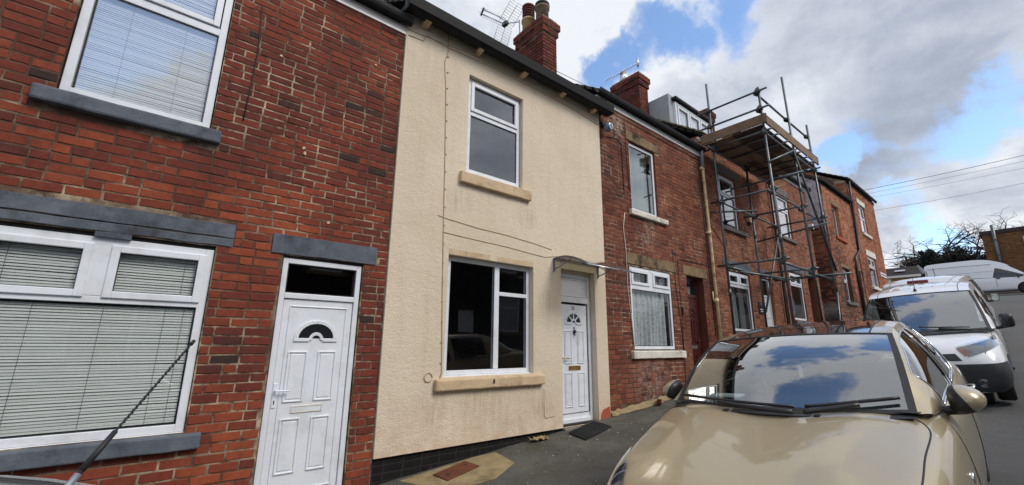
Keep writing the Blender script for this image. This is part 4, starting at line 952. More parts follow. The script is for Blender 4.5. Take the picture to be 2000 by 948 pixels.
# gable wall facing down the hill
gb = MB(); gb.add([(20.37, D+.0, BOT), (20.37, 12, BOT), (20.37, 12, 6.62), (20.37, D+3.6, 9.0), (20.37, D+.0, 6.62)], [(0, 1, 2, 3, 4)]); loc_build(gb, 'gable_wall', 'mortar', hF)
gz2 = lambda s: 6.62+min(max(s, 0), 3.6)*.66
brickwork(hF, (20.366, D+4.6, 0), -math.pi/2, 0, 4.6, .3, 4.75, 'brickE', nparts=40, seed=62, course=.083, stuff='gable_brickwork')
gw = MB()
for k in range(54):
    z = 4.75+k*.083
    if z > 8.6: break
    s0 = max(0, (z-6.62)/.66) if z > 6.62 else 0
    y = D+s0+.05
    rr = random.Random(k)
    while y < D+4.5:
        L = .222; dd = rr.uniform(0, .003); gw.box(20.348-dd, 20.372, y, y+L, z, z+.074); y += .232
loc_build(gw, 'whitewashed_brickwork', 'whitewash', hF, kind='stuff')
loc_build(MB().prism([(D-.1, 6.62), (D-.1, 6.74), (D+3.6, 9.17), (D+3.6, 9.02)], 'x', 20.28, 20.42), 'verge', 'slatedark', hF)
hG = house('tall three storey end brick house with white lintels and small white street sign', 27.2)
holes = [(26.05, 27.28, 5.45, 6.95), (26.1, 27.6, 2.8, 4.3), (24.75, 25.0, 1.4, 1.5)]
wall_sheet(hG, 24.585, 29.7, BOT, 7.72, D-.03, holes[:2], 'mortar', .16, reveal='brickE')
bh = [(26.05, 27.28, 5.3, 7.2), (25.9, 27.45, 6.95, 7.2), (25.9, 27.5, 5.3, 5.45), (26.1, 27.6, 2.65, 4.6), (25.9, 27.75, 4.3, 4.6), (25.95, 27.75, 2.65, 2.8)]
brickwork(hG, (0, D-.026, 0), 0, 24.59, 29.7, .6, 7.62, 'brickE', bh, 40, seed=71, course=.083, zfun=zf)
w7 = window(hG, 26.07, 27.26, 5.47, 6.93, D+.02, [(26.13, 27.2, 6.3, 6.87, False), (26.13, 27.2, 5.53, 6.22, False, 'glassup')], [(26.126, 27.204, 6.22, 6.3)], t=.07, rm='roomlight')
w8 = window(hG, 26.12, 27.58, 2.82, 4.28, D+.02, [(26.2, 26.82, 3.85, 4.2, True), (26.9, 27.5, 3.85, 4.2, True), (26.2, 27.5, 2.9, 3.75, False)], [(26.82, 26.9, 3.848, 4.206), (26.196, 27.506, 3.75, 3.85)], t=.07, rm='roomlight')
wavy(w8, 26.25, 27.45, 2.9, 3.45, D+.15, .02, .2, 'drape', 'half_curtain', 5)
sill(hG, 25.9, 27.5, 5.3, 5.45, D-.12, D+.05, 'whitestone'); lintel(hG, 25.9, 27.45, 6.95, 7.2, 'whitestone', y0=D-.06); sill(hG, 25.95, 27.75, 2.65, 2.8, D-.12, D+.05, 'whitestone'); lintel(hG, 25.9, 27.75, 4.3, 4.6, 'whitestone', y0=D-.06)
gutter(hG, 24.5, 29.85, D-.20, 7.84, 'blackgut'); loc_build(MB().box(24.58, 29.8, D-.06, D+.0, 7.62, 7.78), 'fascia', 'blackgut', hG)
roof_slab(hG, 24.5, 29.8, D-.15, 7.86, D+3.6, 10.0, 'slatedark')
gb = MB(); gb.add([(24.583, D-.02, 5.5), (24.583, D+7, 5.5), (24.583, D+7, 7.7), (24.583, D+3.6, 9.9), (24.583, D-.02, 7.74)], [(0, 1, 2, 3, 4)]); loc_build(gb, 'gable_wall', 'mortar', hG)
brickwork(hG, (24.58, D+3.6, 0), -math.pi/2, 0, 3.62, 6.6, 7.7, 'brickE', nparts=20, seed=72, course=.083, stuff='gable_brickwork')
brickwork(hG, (24.58, D+3.6, 0), -math.pi/2, 0, 2.4, 7.7, 8.6, 'brickE', nparts=0, seed=73, course=.083, stuff='gable_brickwork')
shell(hG, 24.6, 29.7, BOT, 7.6, 'mortar', gable=2.2)
dp2 = loc_build(MB().tube([(24.66, D-.12, 7.7), (24.62, D-.10, 6.6), (24.55, D-.08, 4.3), (24.35, D-.08, 4.22), (23.6, D-.08, 3.85), (23.5, D-.08, 3.7), (23.5, D-.08, 1.3)], .05, 10), 'downpipe', 'black', hF)
sg = thing('street_sign', 'small white street nameplate on the end house wall near its far corner', 'sign', (28.8, D-.05, 3.5))
loc_build(MB().box(28.15, 29.35, D-.07, D-.045, 3.5, 3.72), 'plate', 'signwhite', sg, bevel=.01); loc_build(MB().box(28.25, 29.25, D-.073, D-.071, 3.58, 3.64), 'lettering', 'greypaint', sg)
gt = thing('iron_gate', 'white tipped iron gate across the passage between brick houses', 'gate', (19.3, D+.05, gz(19.3)))
for k in range(14):
    x = 18.32+k*.15; z0 = gz(x); zt = 1.45+.06*(k % 2)+(x-19.3)*.08
    loc_build(MB().tube([(x, D+.06, z0), (x, D+.06, zt)], .013, 6), 'bar', 'steelblk', gt)
    loc_build(MB().lathe([(.014, 0), (.017, .03), (.003, .10)], (x, D+.06, zt), 8), 'spear_tip', 'greystone', gt)
for z in (.75, 1.3): loc_build(MB().box(18.25, 20.33, D+.05, D+.07, z, z+.03), 'rail', 'steelblk', gt)

# ================================================================ houses across the street (seen mirrored in the windows)
YO = -6.2
def opp(x0, label, lit):
    h = thing('terraced_house', label, 'house', (x0+2.1, YO, gz(x0+2)-.1)); z = gz(x0+2)
    hs = [(x0+.7, x0+2.2, z+.9, z+2.5), (x0+.9, x0+2.0, z+3.7, z+5.2), (x0+2.9, x0+3.7, z, z+2.3)]
    mb = MB(); xs_ = sorted({x0, x0+4.2}|{q for e in hs for q in e[:2]}); zs = sorted({z-1.5, z+5.7}|{q for e in hs for q in e[2:]})
    for a, b in zip(xs_, xs_[1:]):
        for c, d in zip(zs, zs[1:]):
            if any(e[0] < (a+b)/2 < e[1] and e[2] < (c+d)/2 < e[3] for e in hs): continue
            mb.add([(a, YO, c), (b, YO, c), (b, YO, d), (a, YO, d)], [(0, 1, 2, 3)])
    loc_build(mb, 'wall', 'brickD', h)
    for e in hs[:2]:
        f = loc_build(MB().frame(e[0], e[1], YO-.09, YO-.03, e[2], e[3], .07).box(e[0]+.07, e[1]-.07, YO-.085, YO-.035, e[3]-.5, e[3]-.43), 'window', 'upvc', h)
        loc_build(MB().box(e[0]+.071, e[1]-.071, YO-.08, YO-.06, e[2]+.071, e[3]-.071), 'pane', lit, f)
        loc_build(MB().box(e[0]-.15, e[1]+.15, YO-.05, YO+.05, e[2]-.14, e[2]), 'sill', 'sandstone', h); loc_build(MB().box(e[0]-.15, e[1]+.15, YO-.05, YO+.012, e[3], e[3]+.22), 'lintel', 'sandstone', h)
    e = hs[2]; loc_build(MB().box(e[0], e[1], YO-.12, YO-.06, e[2], e[3]), 'door', 'upvc', h)
    mb = MB().add([(x0, YO+.2, z+5.75), (x0+4.2, YO+.2, z+5.75), (x0+4.2, YO-3.6, z+8.2), (x0, YO-3.6, z+8.2), (x0+4.2, YO-7.4, z+5.75), (x0, YO-7.4, z+5.75)], [(0, 1, 2, 3), (3, 2, 4, 5)])
    mb.add([(x0, YO, z-1.5), (x0, YO-7.2, z-1.5), (x0, YO-7.2, z+5.7), (x0, YO-3.6, z+8.1), (x0, YO, z+5.7)], [(0, 1, 2, 3, 4)]); mb.add([(x0+4.2, YO, z-1.5), (x0+4.2, YO-7.2, z-1.5), (x0+4.2, YO-7.2, z+5.7), (x0+4.2, YO-3.6, z+8.1), (x0+4.2, YO, z+5.7)], [(0, 1, 2, 3, 4)])
    loc_build(mb, 'roof', 'slate', h)
for i, x0 in enumerate((-5.4, -1.2, 3.0, 7.2, 11.4)):
    opp(x0, 'brick terraced house across the street, '+('opposite the red brick house with blinds', 'opposite the door with grey lintel', 'opposite the cream house', 'opposite the net curtained house', 'opposite the near end of the scaffold')[i]+', seen in reflections', 'roomlight')
for o in COL.objects:
    if o.name.startswith('terraced_house') and 'reflections' in o['label']: o['group'] = 'houses across the street seen in reflections'
# ================================================================ things on the pavement
cp = thing('cement_patch', 'sand coloured cement patch in the pavement around the rusty cover', 'paving', (3.0, 4.55, gz(3)))
def gpoly(pts, dz, th): 
    v = [(x, y, gz(x)+dz) for x, y in pts]; n = len(v); v += [(x, y, z-th) for x, y, z in v]
    return MB().add(v, [tuple(range(n)), tuple(range(n, 2*n))[::-1]]+[(i, (i+1) % n, (i+1) % n+n, i+n) for i in range(n)])
loc_build(gpoly([(2.30, 4.72), (2.45, 4.30), (2.75, 4.02), (3.05, 3.97), (3.52, 4.22), (3.62, 4.72), (3.3, 4.78)], .008, .03), 'slab', 'cement', cp)
cv = thing('access_cover', 'rusty rectangular iron cover set in the sandy cement patch', 'drain cover', (3.0, 4.5, gz(3)))
c0 = gpoly([(2.66, 4.30), (3.16, 4.42), (3.14, 4.70), (2.64, 4.58)], .022, .03); loc_build(c0, 'plate', 'rust', cv, bevel=.004)
loc_build(gpoly([(2.72, 4.42), (2.76, 4.43), (2.76, 4.45), (2.72, 4.44)], .026, .01), 'key_hole', 'dirt_shade_black', cv); loc_build(gpoly([(3.04, 4.55), (3.08, 4.56), (3.08, 4.58), (3.04, 4.57)], .026, .01), 'key_hole', 'dirt_shade_black', cv)
mt_ = thing('doormat', 'black honeycomb rubber mat outside door numbered 12', 'doormat', (5.2, 4.5, gz(5.2)))
A, B, C_, D_ = [Vector(p) for p in ((4.86, 4.60), (5.58, 4.74), (5.50, 4.34), (4.76, 4.20))]
mb = MB(); nx, ny = 14, 8
def q2(u, v):
    p = (A*(1-u)+B*u)*(1-v)+(D_*(1-u)+C_*u)*v; return (p.x, p.y, gz(p.x)+.02)
for i in range(nx+1): mb.tube([q2(i/nx, 0), q2(i/nx, 1)], .008, 4)
for j in range(ny+1): mb.tube([q2(0, j/ny), q2(1, j/ny)], .008, 4)
loc_build(mb, 'honeycomb', 'rubbermat', mt_)
loc_build(gpoly([(A.x, A.y), (B.x, B.y), (C_.x, C_.y), (D_.x, D_.y)], .014, .012), 'backing', 'rubbermat', mt_)
rr = random.Random(77); mb = MB()
for k in range(300):
    x = rr.uniform(1.9, 9); y = 4.78-abs(rr.gauss(0, .55)) if rr.random() < .7 else rr.uniform(2.6, 4.7)
    if y < 2.5: continue
    s = rr.uniform(.003, .012)*(1 if rr.random() < .93 else 1.8); z = gz(x)+.004
    n = 5; base = [(x+s*rr.uniform(.6, 1.3)*math.cos(a), y+s*rr.uniform(.6, 1.3)*math.sin(a), z) for a in [i*2*math.pi/n for i in range(n)]]
    mb.add(base+[(x, y, z+s*.7)], [(i, (i+1) % n, n) for i in range(n)])
o = mb.build('pavement_grit', 'grit', kind='stuff'); o['label'] = 'scattered pale grit and litter crumbs on the pavement'
lt = thing('crumpled_litter', 'crumpled pale plastic scrap against the black plinth beside the white door', 'litter', (4.35, 4.70, gz(4.35)))
rr = random.Random(12); mb = MB()
mb.grid(lambda u, v: (4.22+u*.28+rr.uniform(-.02, .02), 4.62+v*.12+rr.uniform(-.02, .02), gz(4.3)+.015+rr.uniform(0, .05)), 7, 4, False); loc_build(mb, 'scrap', 'cement', lt)
fl = MB(); n = 36; vs = []
for i in range(n+1):
    x = 6.06+i*.1; r_ = random.Random(i).uniform(-.02, .03); w_ = .10+.5*math.exp(-((x-7.1)/.8)**2)*.25
    vs += [(x, 4.79, gz(x)+.07+r_*.8), (x, 4.795-w_*.6+r_, gz(x)+.008), ]
fl.add(vs, [(2*i, 2*i+1, 2*i+3, 2*i+2) for i in range(n)])
fo = fl.build('mortar_fillet', 'cement'); tag(fo, 'sandy mortar fillet along the foot of the brick wall right of the cream house', 'mortar')
lb = thing('loose_brick', 'orange loose brick lying on the pavement by the mortar fillet', 'brick', (7.25, 4.62, gz(7.25)))
o = link('brick', brick_shared(3, 'brickL').copy(), 'brickL', lb); o.location = (0, 0, .05); o.rotation_euler = (R(90), 0, .5); o.scale = (1, 3, 1)

# ================================================================ scaffold
sc = thing('scaffold', 'galvanised tube scaffold tower with boarded platform in front of two brick houses', 'scaffolding', (12, 3.9, gz(12)))
YI, YOu = 4.5, 3.3
std = [((10.32, YI), (10.2, YI), 6.66, 0), ((12.2, YI), (12.14, YI), 5.0, 0), ((13.87, YI), (13.72, YI), 5.0, 0), ((10.42, YOu), (10.17, YOu), 5.96, 0), ((12.32, YOu), (12.02, YOu), 7.05, 0), ((13.90, YOu), (13.58, YOu), 6.18, 0)]
def at(s, z):
    (bx, by), (tx_, ty), zt, _ = std[s]; z0 = gz(bx); t = (z-z0)/(zt-z0); return Vector((lerp(bx, tx_, t), lerp(by, ty, t), z))
for i, s in enumerate(std):
    a, b = at(i, gz(s[0][0])), at(i, s[2])
    st_ = loc_build(MB().tube([a, b], .0275, 12), 'standard', 'galv', sc)
    loc_build(MB().box(a.x-.08, a.x+.08, a.y-.08, a.y+.08, a.z, a.z+.012), 'base_plate', 'clip', st_)
    zj = (1.2, 2.9, 3.1, 2.3, 3.9, 3.5)[i]; j = at(i, zj); loc_build(MB().tube([j-Vector((0, 0, .09)), j+Vector((0, 0, .09))], .036, 10), 'sleeve_coupler', 'galv', st_)
def clip(p, par=sc):
    mb = MB().box(p.x-.05, p.x+.05, p.y-.05, p.y+.05, p.z-.035, p.z+.035); mb.box(p.x-.075, p.x+.075, p.y-.02, p.y+.02, p.z-.05, p.z+.05); mb.tube([p+Vector((.04, -.08, 0)), p+Vector((.04, .07, 0))], .012, 6)
    loc_build(mb, 'coupler', 'clip', par, bevel=.008)
def tubeab(a, b, ea=.15, eb=.15, nm='ledger', ra=.025, clips=True, m='galv'):
    d = (b-a).normalized(); loc_build(MB().tube([a-d*ea, b+d*eb], ra, 10), nm, m, sc)
    if clips: clip(a); clip(b)
O = Vector
off = O((0, .055, 0)); 
for z in (1.80, 3.40):
    tubeab(at(0, z)-off, at(1, z)-off, .1, .2); tubeab(at(1, z+.02)-off, at(2, z+.02)-off, .1, .15)
    if z > 1: tubeab(at(3, z-.02)+off, at(4, z-.02)+off, .15 if z > 2 else .05, .1); tubeab(at(4, z-.05)+off, at(5, z-.05)+off, .1, .15)
    for a, b in ((0, 3), (1, 4), (2, 5)):
        ox = O((.055, 0, .06)); tubeab(at(a, z)+ox, at(b, z)+ox, .25, .1, 'transom')
tubeab(O((10.75, 4.35, 1.72)), O((13.5, 4.1, 1.78)), .1, .1, clips=False)
tubeab(O((12.15, 4.42, 1.0)), O((13.75, 4.42, 3.3)), .2, .2, 'brace', clips=False)
tubeab(O((13.6, 4.4, 1.86)), O((13.6, 2.95, 1.84)), .3, .1, 'transom', clips=False)
tubeab(O((11.5, 4.6, 4.12)), O((11.5, 3.1, 4.1)), .1, .1, 'transom', clips=False)
tubeab(O((10.35, 4.78, 3.25)), O((11.1, 4.1, 3.28)), 0, .1, 'transom', clips=False)
tubeab(O((13.0, 4.78, 2.9)), O((12.5, 3.2, 2.95)), 0, .3, 'transom', clips=False)
tubeab(O((12.05, YOu-.06, 4.55)), O((13.85, YOu-.06, 2.05)), .35, .1, 'brace', .027, False, 'clip')
tubeab(O((10.25, YOu-.05, 4.1)), O((12.0, YOu-.05, 4.9)), .2, .35, 'brace', .022, False)
tubeab(O((13.45, YOu-.02, gz(13.5))), O((13.8, YOu-.02, 1.35)), 0, .05, 'brace', .025, False)
# platform
ZP = 4.97
for z, a, b, ea, eb in ((ZP-.12, 0, 3, .35, .15), (ZP-.12, 1, 4, .1, .15), (ZP-.12, 2, 5, .1, .15)): tubeab(at(a, z), at(b, z), ea, eb, 'transom')
for x in (10.75, 11.35, 12.75, 13.2): tubeab(O((x, YI, ZP-.06)), O((x, YOu, ZP-.06)), .15, .12, 'transom', clips=False)
tubeab(at(0, ZP-.17), at(1, ZP-.17), .3, .1); tubeab(at(1, ZP-.17), at(2, ZP-.17), .1, .35); tubeab(at(3, ZP-.17), at(4, ZP-.17), .12, .1); tubeab(at(4, ZP-.17), at(5, ZP-.17), .1, .15)
y = YOu-.0; rr = random.Random(8); k = 0
while y < 4.62:
    x0, x1 = 10.14+rr.uniform(-.05, .04), 13.72+rr.uniform(-.04, .08)
    for a, b in ((x0, 12.0+rr.uniform(-.2, .2)), (None, x1)):
        if a is None: a = lastb+.01
        lastb = b; loc_build(MB().box(a, b, y, y+.222, ZP-.03+rr.uniform(0, .004), ZP+.008), 'board', 'boarddark' if rr.random() < .6 else 'board', sc, bevel=.003)
    y += .228
loc_build(MB().box(10.08, 10.12, 3.18, 4.72, ZP+.015, ZP+.24), 'toe_board', 'board', sc, bevel=.003)
loc_build(MB().box(10.05, 11.98, 3.205, 3.245, ZP+.015, ZP+.24), 'toe_board', 'board', sc, bevel=.003); loc_build(MB().box(11.99, 13.8, 3.205, 3.245, ZP+.010, ZP+.235), 'toe_board', 'board', sc, bevel=.003)
for z in (5.42, 5.86):
    tubeab(at(0, z)-O((.05, 0, 0)), at(3, z-.02)-O((.05, 0, 0)), .3, .2, 'guard_rail')
    tubeab(at(3, z-.04)+off, at(4, z-.04)+off, .1, .1, 'guard_rail'); tubeab(at(4, z-.04)+off, at(5, z-.02)+off, .1, .15, 'guard_rail')

# ================================================================ aerials, lamp, wires
ae = thing('television_aerial', 'grid backed television aerial on the nearest chimney of the cream house', 'aerial', (6.0, 7.1, 7.45))
tip, root = O((5.75, 8.45, 9.05)), O((5.85, 7.55, 8.18)); 
mast = loc_build(MB().tube([(5.93, 7.02, 6.9), (5.93, 7.05, 7.95)], .018, 8).tube([(5.93, 7.05, 7.9), (5.86, 7.5, 8.1)], .014, 6), 'mast', 'alu', ae)
bm_ = MB(); sd = O((1, 0, 0)); dv = (tip-root).normalized(); upv = sd.cross(dv)
bm_.tube([root+upv*.04, tip+upv*.07], .012, 6).tube([root-upv*.04, tip-upv*.07], .012, 6)
for k in range(13):
    p = root.lerp(tip, .06+k*.078); 
    for q in (-1, 1): bm_.tube([p+upv*.05*q, p+upv*.13*q+sd*.02], .006, 4); bm_.tube([p-sd*.11+upv*.055*q, p+sd*.11+upv*.055*q], .006, 4)
loc_build(bm_, 'boom', 'alu', ae); loc_build(MB().tube([tip-upv*.11, tip+upv*.11], .03, 8), 'end_cap', 'steelblk', ae)
for s_, nm in ((1, 'reflector'), (-1, 'reflector')):
    rb = MB(); a = root-dv*.1; e = a-dv*.12+upv*s_*.52
    for k in range(9):
        p = a.lerp(e, k/8); rb.tube([p-sd*.22, p+sd*.22], .006, 4)
    rb.tube([a-sd*.22, e-sd*.22], .007, 4).tube([a+sd*.22, e+sd*.22], .007, 4).tube([a, e], .009, 4)
    loc_build(rb, nm, 'alu', ae)
loc_build(MB().box(root.x-.05, root.x+.05, root.y-.1, root.y+.06, root.z-.13, root.z-.03), 'junction_box', 'black', ae)
ae2 = thing('television_aerial', 'long thin yagi aerial above the second chimney', 'aerial', (10.1, 6.9, 7.95))
a, b = O((10.0, 7.56, 8.26)), O((10.0, 6.30, 8.22)); b2 = MB().tube([a, b], .012, 6)
for k in range(15):
    p = a.lerp(b, k/14); b2.tube([p-O((.0, 0, .07)), p+O((0, 0, .07))], .006, 4)
loc_build(b2, 'boom', 'alu', ae2); loc_build(MB().tube([(10.05, 6.9, 7.8), (10.02, 6.9, 8.3)], .016, 8).tube([(10, 6.35, 8.1), (10, 6.35, 8.4)], .03, 6), 'mast', 'alu', ae2)
lm = thing('floodlight', 'small round grey floodlight on brick wall beside the cream house eaves', 'light', (6.2, D-.1, 4.1))
loc_build(MB().box(6.13, 6.22, D-.05, D, 4.14, 4.24), 'bracket', 'black', lm); loc_build(MB().tube([(6.17, D-.04, 4.18), (6.17, D-.14, 4.14)], .02, 8).lathe([(.03, 0), (.085, .03), (.09, .1), (.07, .11)], (6.17, D-.21, 4.08), 18, 'y'), 'housing', 'greyalu', lm)
loc_build(MB().lathe([(.07, 0), (.06, -.012)], (6.17, D-.211, 4.08), 18, 'y'), 'lens', 'lens', lm)
def wire(a, b, sag, r_, label, nm='overhead_wire', grp=None):
    a, b = O(a), O(b); pts = [a.lerp(b, i/24)-O((0, 0, 4*sag*(i/24)*(1-i/24))) for i in range(25)]
    o = MB().tube(pts, r_, 5).build(nm, 'cabledark'); tag(o, label, 'cable', grp)
wire((3.36, 7.5, 7.34), (11.3, 7.5, 7.80), .06, .008, 'thin wire running above the roofs behind the nearest chimney', 'telephone_wire')
wire((25.4, 4.6, 7.35), (32.8, -8.5, 10.2), .25, .011, 'thickest overhead wire leaving the end house eaves, uppermost of four')
wire((25.9, 4.6, 7.28), (32.8, -8.5, 9.75), .2, .006, 'thin overhead wire just under the thickest one')
wire((26.6, 4.6, 7.25), (32.8, -8.5, 9.3), .2, .005, 'thin overhead wire second from the bottom of four')
wire((28.6, 4.6, 7.05), (32.8, -8.5, 8.9), .3, .007, 'lowest of four overhead wires, leaving the far corner of the end house')

# ================================================================ vehicles
def cr(pts, n=6):
    """Catmull-Rom through points"""
    P = [Vector(p) for p in pts]; out = []
    for i in range(len(P)-1):
        p0 = P[max(0, i-1)]; p1 = P[i]; p2 = P[i+1]; p3 = P[min(len(P)-1, i+2)]
        for k in range(n):
            t = k/n; out.append(.5*((2*p1)+(-p0+p2)*t+(2*p0-5*p1+4*p2-p3)*t*t+(-p0+3*p1-3*p2+p3)*t**3))
    out.append(P[-1]); return out
def along(curve, u):
    L = [0]
    for a, b in zip(curve, curve[1:]): L.append(L[-1]+(b-a).length)
    d = u*L[-1]
    for i in range(len(L)-1):
        if d <= L[i+1]+1e-9: return curve[i].lerp(curve[i+1], (d-L[i])/max(1e-9, L[i+1]-L[i]))
    return curve[-1].copy()
def loft_body(rings, parent, m, arches=(), name='body'):
    vs = []; fs = []; npf = len(rings[0][1]); per = 2*npf-2
    for b, pr_ in rings:
        for l, h in pr_: vs.append((b, l, h))
        for l, h in pr_[-2:0:-1]: vs.append((b, -l, h))
    n = len(rings)
    for i in range(n-1):
        for k in range(per): fs.append((i*per+k, i*per+(k+1) % per, (i+1)*per+(k+1) % per, (i+1)*per+k))
    fs += [tuple(range(per)), tuple(range((n-1)*per, n*per))[::-1]]
    mb = MB().add(vs, fs, True)
    me = bpy.data.meshes.new(name); me.from_pydata(mb.v, [], mb.f); bm = bmesh.new(); bm.from_mesh(me); bmesh.ops.recalc_face_normals(bm, faces=bm.faces); bm.to_mesh(me); bm.free()
    tmp = bpy.data.objects.new('t', me); COL.objects.link(tmp); q = tmp.modifiers.new('s', 'SUBSURF'); q.levels = 2
    cut = []
    for (cb, ch, rad) in arches:
        cm = MB().lathe([(rad, -1.4), (rad, 1.4)], (cb, 0, ch), 32, 'y'); co = cm.build('c', None); q = tmp.modifiers.new('b', 'BOOLEAN'); q.object = co; q.operation = 'DIFFERENCE'; q.solver = 'EXACT'; cut.append(co)
    # only the outer skins of the arches should be cut: keep the middle by filling with a dark liner later
    dg = bpy.context.evaluated_depsgraph_get(); dg.update(); me2 = bpy.data.meshes.new_from_object(tmp.evaluated_get(dg))
    bpy.data.objects.remove(tmp)
    for c in cut: bpy.data.objects.remove(c)
    me2.polygons.foreach_set('use_smooth', [True]*len(me2.polygons)); me2.name = name
    try: me2.set_sharp_from_angle(angle=R(40))
    except Exception: pass
    o = link(name, me2, m, parent)
    bv = BVHTree.FromPolygons([v.co.copy() for v in me2.vertices], [tuple(p.vertices) for p in me2.polygons])
    return o, bv
def onto(bv, p, d, off=.004):
    h = bv.ray_cast(Vector(p), Vector(d).normalized())
    if h[0] is None:                       # the ray passes the body: take the nearest point of the body to it
        best = None
        for k in range(12):
            q = bv.find_nearest(Vector(p)+Vector(d).normalized()*(k*.45))
            if q[0] is not None and (best is None or q[3] < best[3]): best = q
        h = best
    nrm = h[1] if h[1].dot(Vector(d)) < 0 else -h[1]
    return h[0]+nrm*off
def decal(bv, outline, origin_f, d, m, name, parent, off=.004, n=8, k=8):
    """outline: 4 corner (p,q) pairs, spanned as a grid and dropped along d onto the body"""
    a, b, c, e = outline
    mb = MB().grid(lambda u, v: onto(bv, origin_f(lerp(lerp(a[0], b[0], u), lerp(e[0], c[0], u), v), lerp(lerp(a[1], b[1], u), lerp(e[1], c[1], u), v)), d, off), n, k)
    return mb.build(name, m, parent, solid=.0)
def wheel(parent, b, l, h, r, side, m='rim', nsp=7):
    w_ = MB().lathe([(r*.66, -.10), (r*.93, -.10), (r, -.07), (r, .07), (r*.93, .10), (r*.66, .10)], (b, l, h), 32, 'y'); w_ = w_.build('wheel', 'tyre', parent)
    mb = MB().lathe([(r*.66, -.09), (r*.62, 0), (r*.66, .09)], (b, l, h), 32, 'y')
    yy = l+side*.075
    for k in range(nsp):
        a = k*2*math.pi/nsp; ca, sa = math.cos(a), math.sin(a); q = .022
        P_ = [(b+ca*.03-sa*q*1.3, h+sa*.03+ca*q*1.3), (b+ca*.03+sa*q*1.3, h+sa*.03-ca*q*1.3), (b+ca*r*.64+sa*q, h+sa*r*.64-ca*q), (b+ca*r*.64-sa*q, h+sa*r*.64+ca*q)]
        mb.prism(P_, 'y', min(yy, yy-side*.03), max(yy, yy-side*.03))
    mb.lathe([(.06, -.012), (.065, .012)], (b, yy, h), 14, 'y')
    mb.build('rim', m, w_)
    return w_
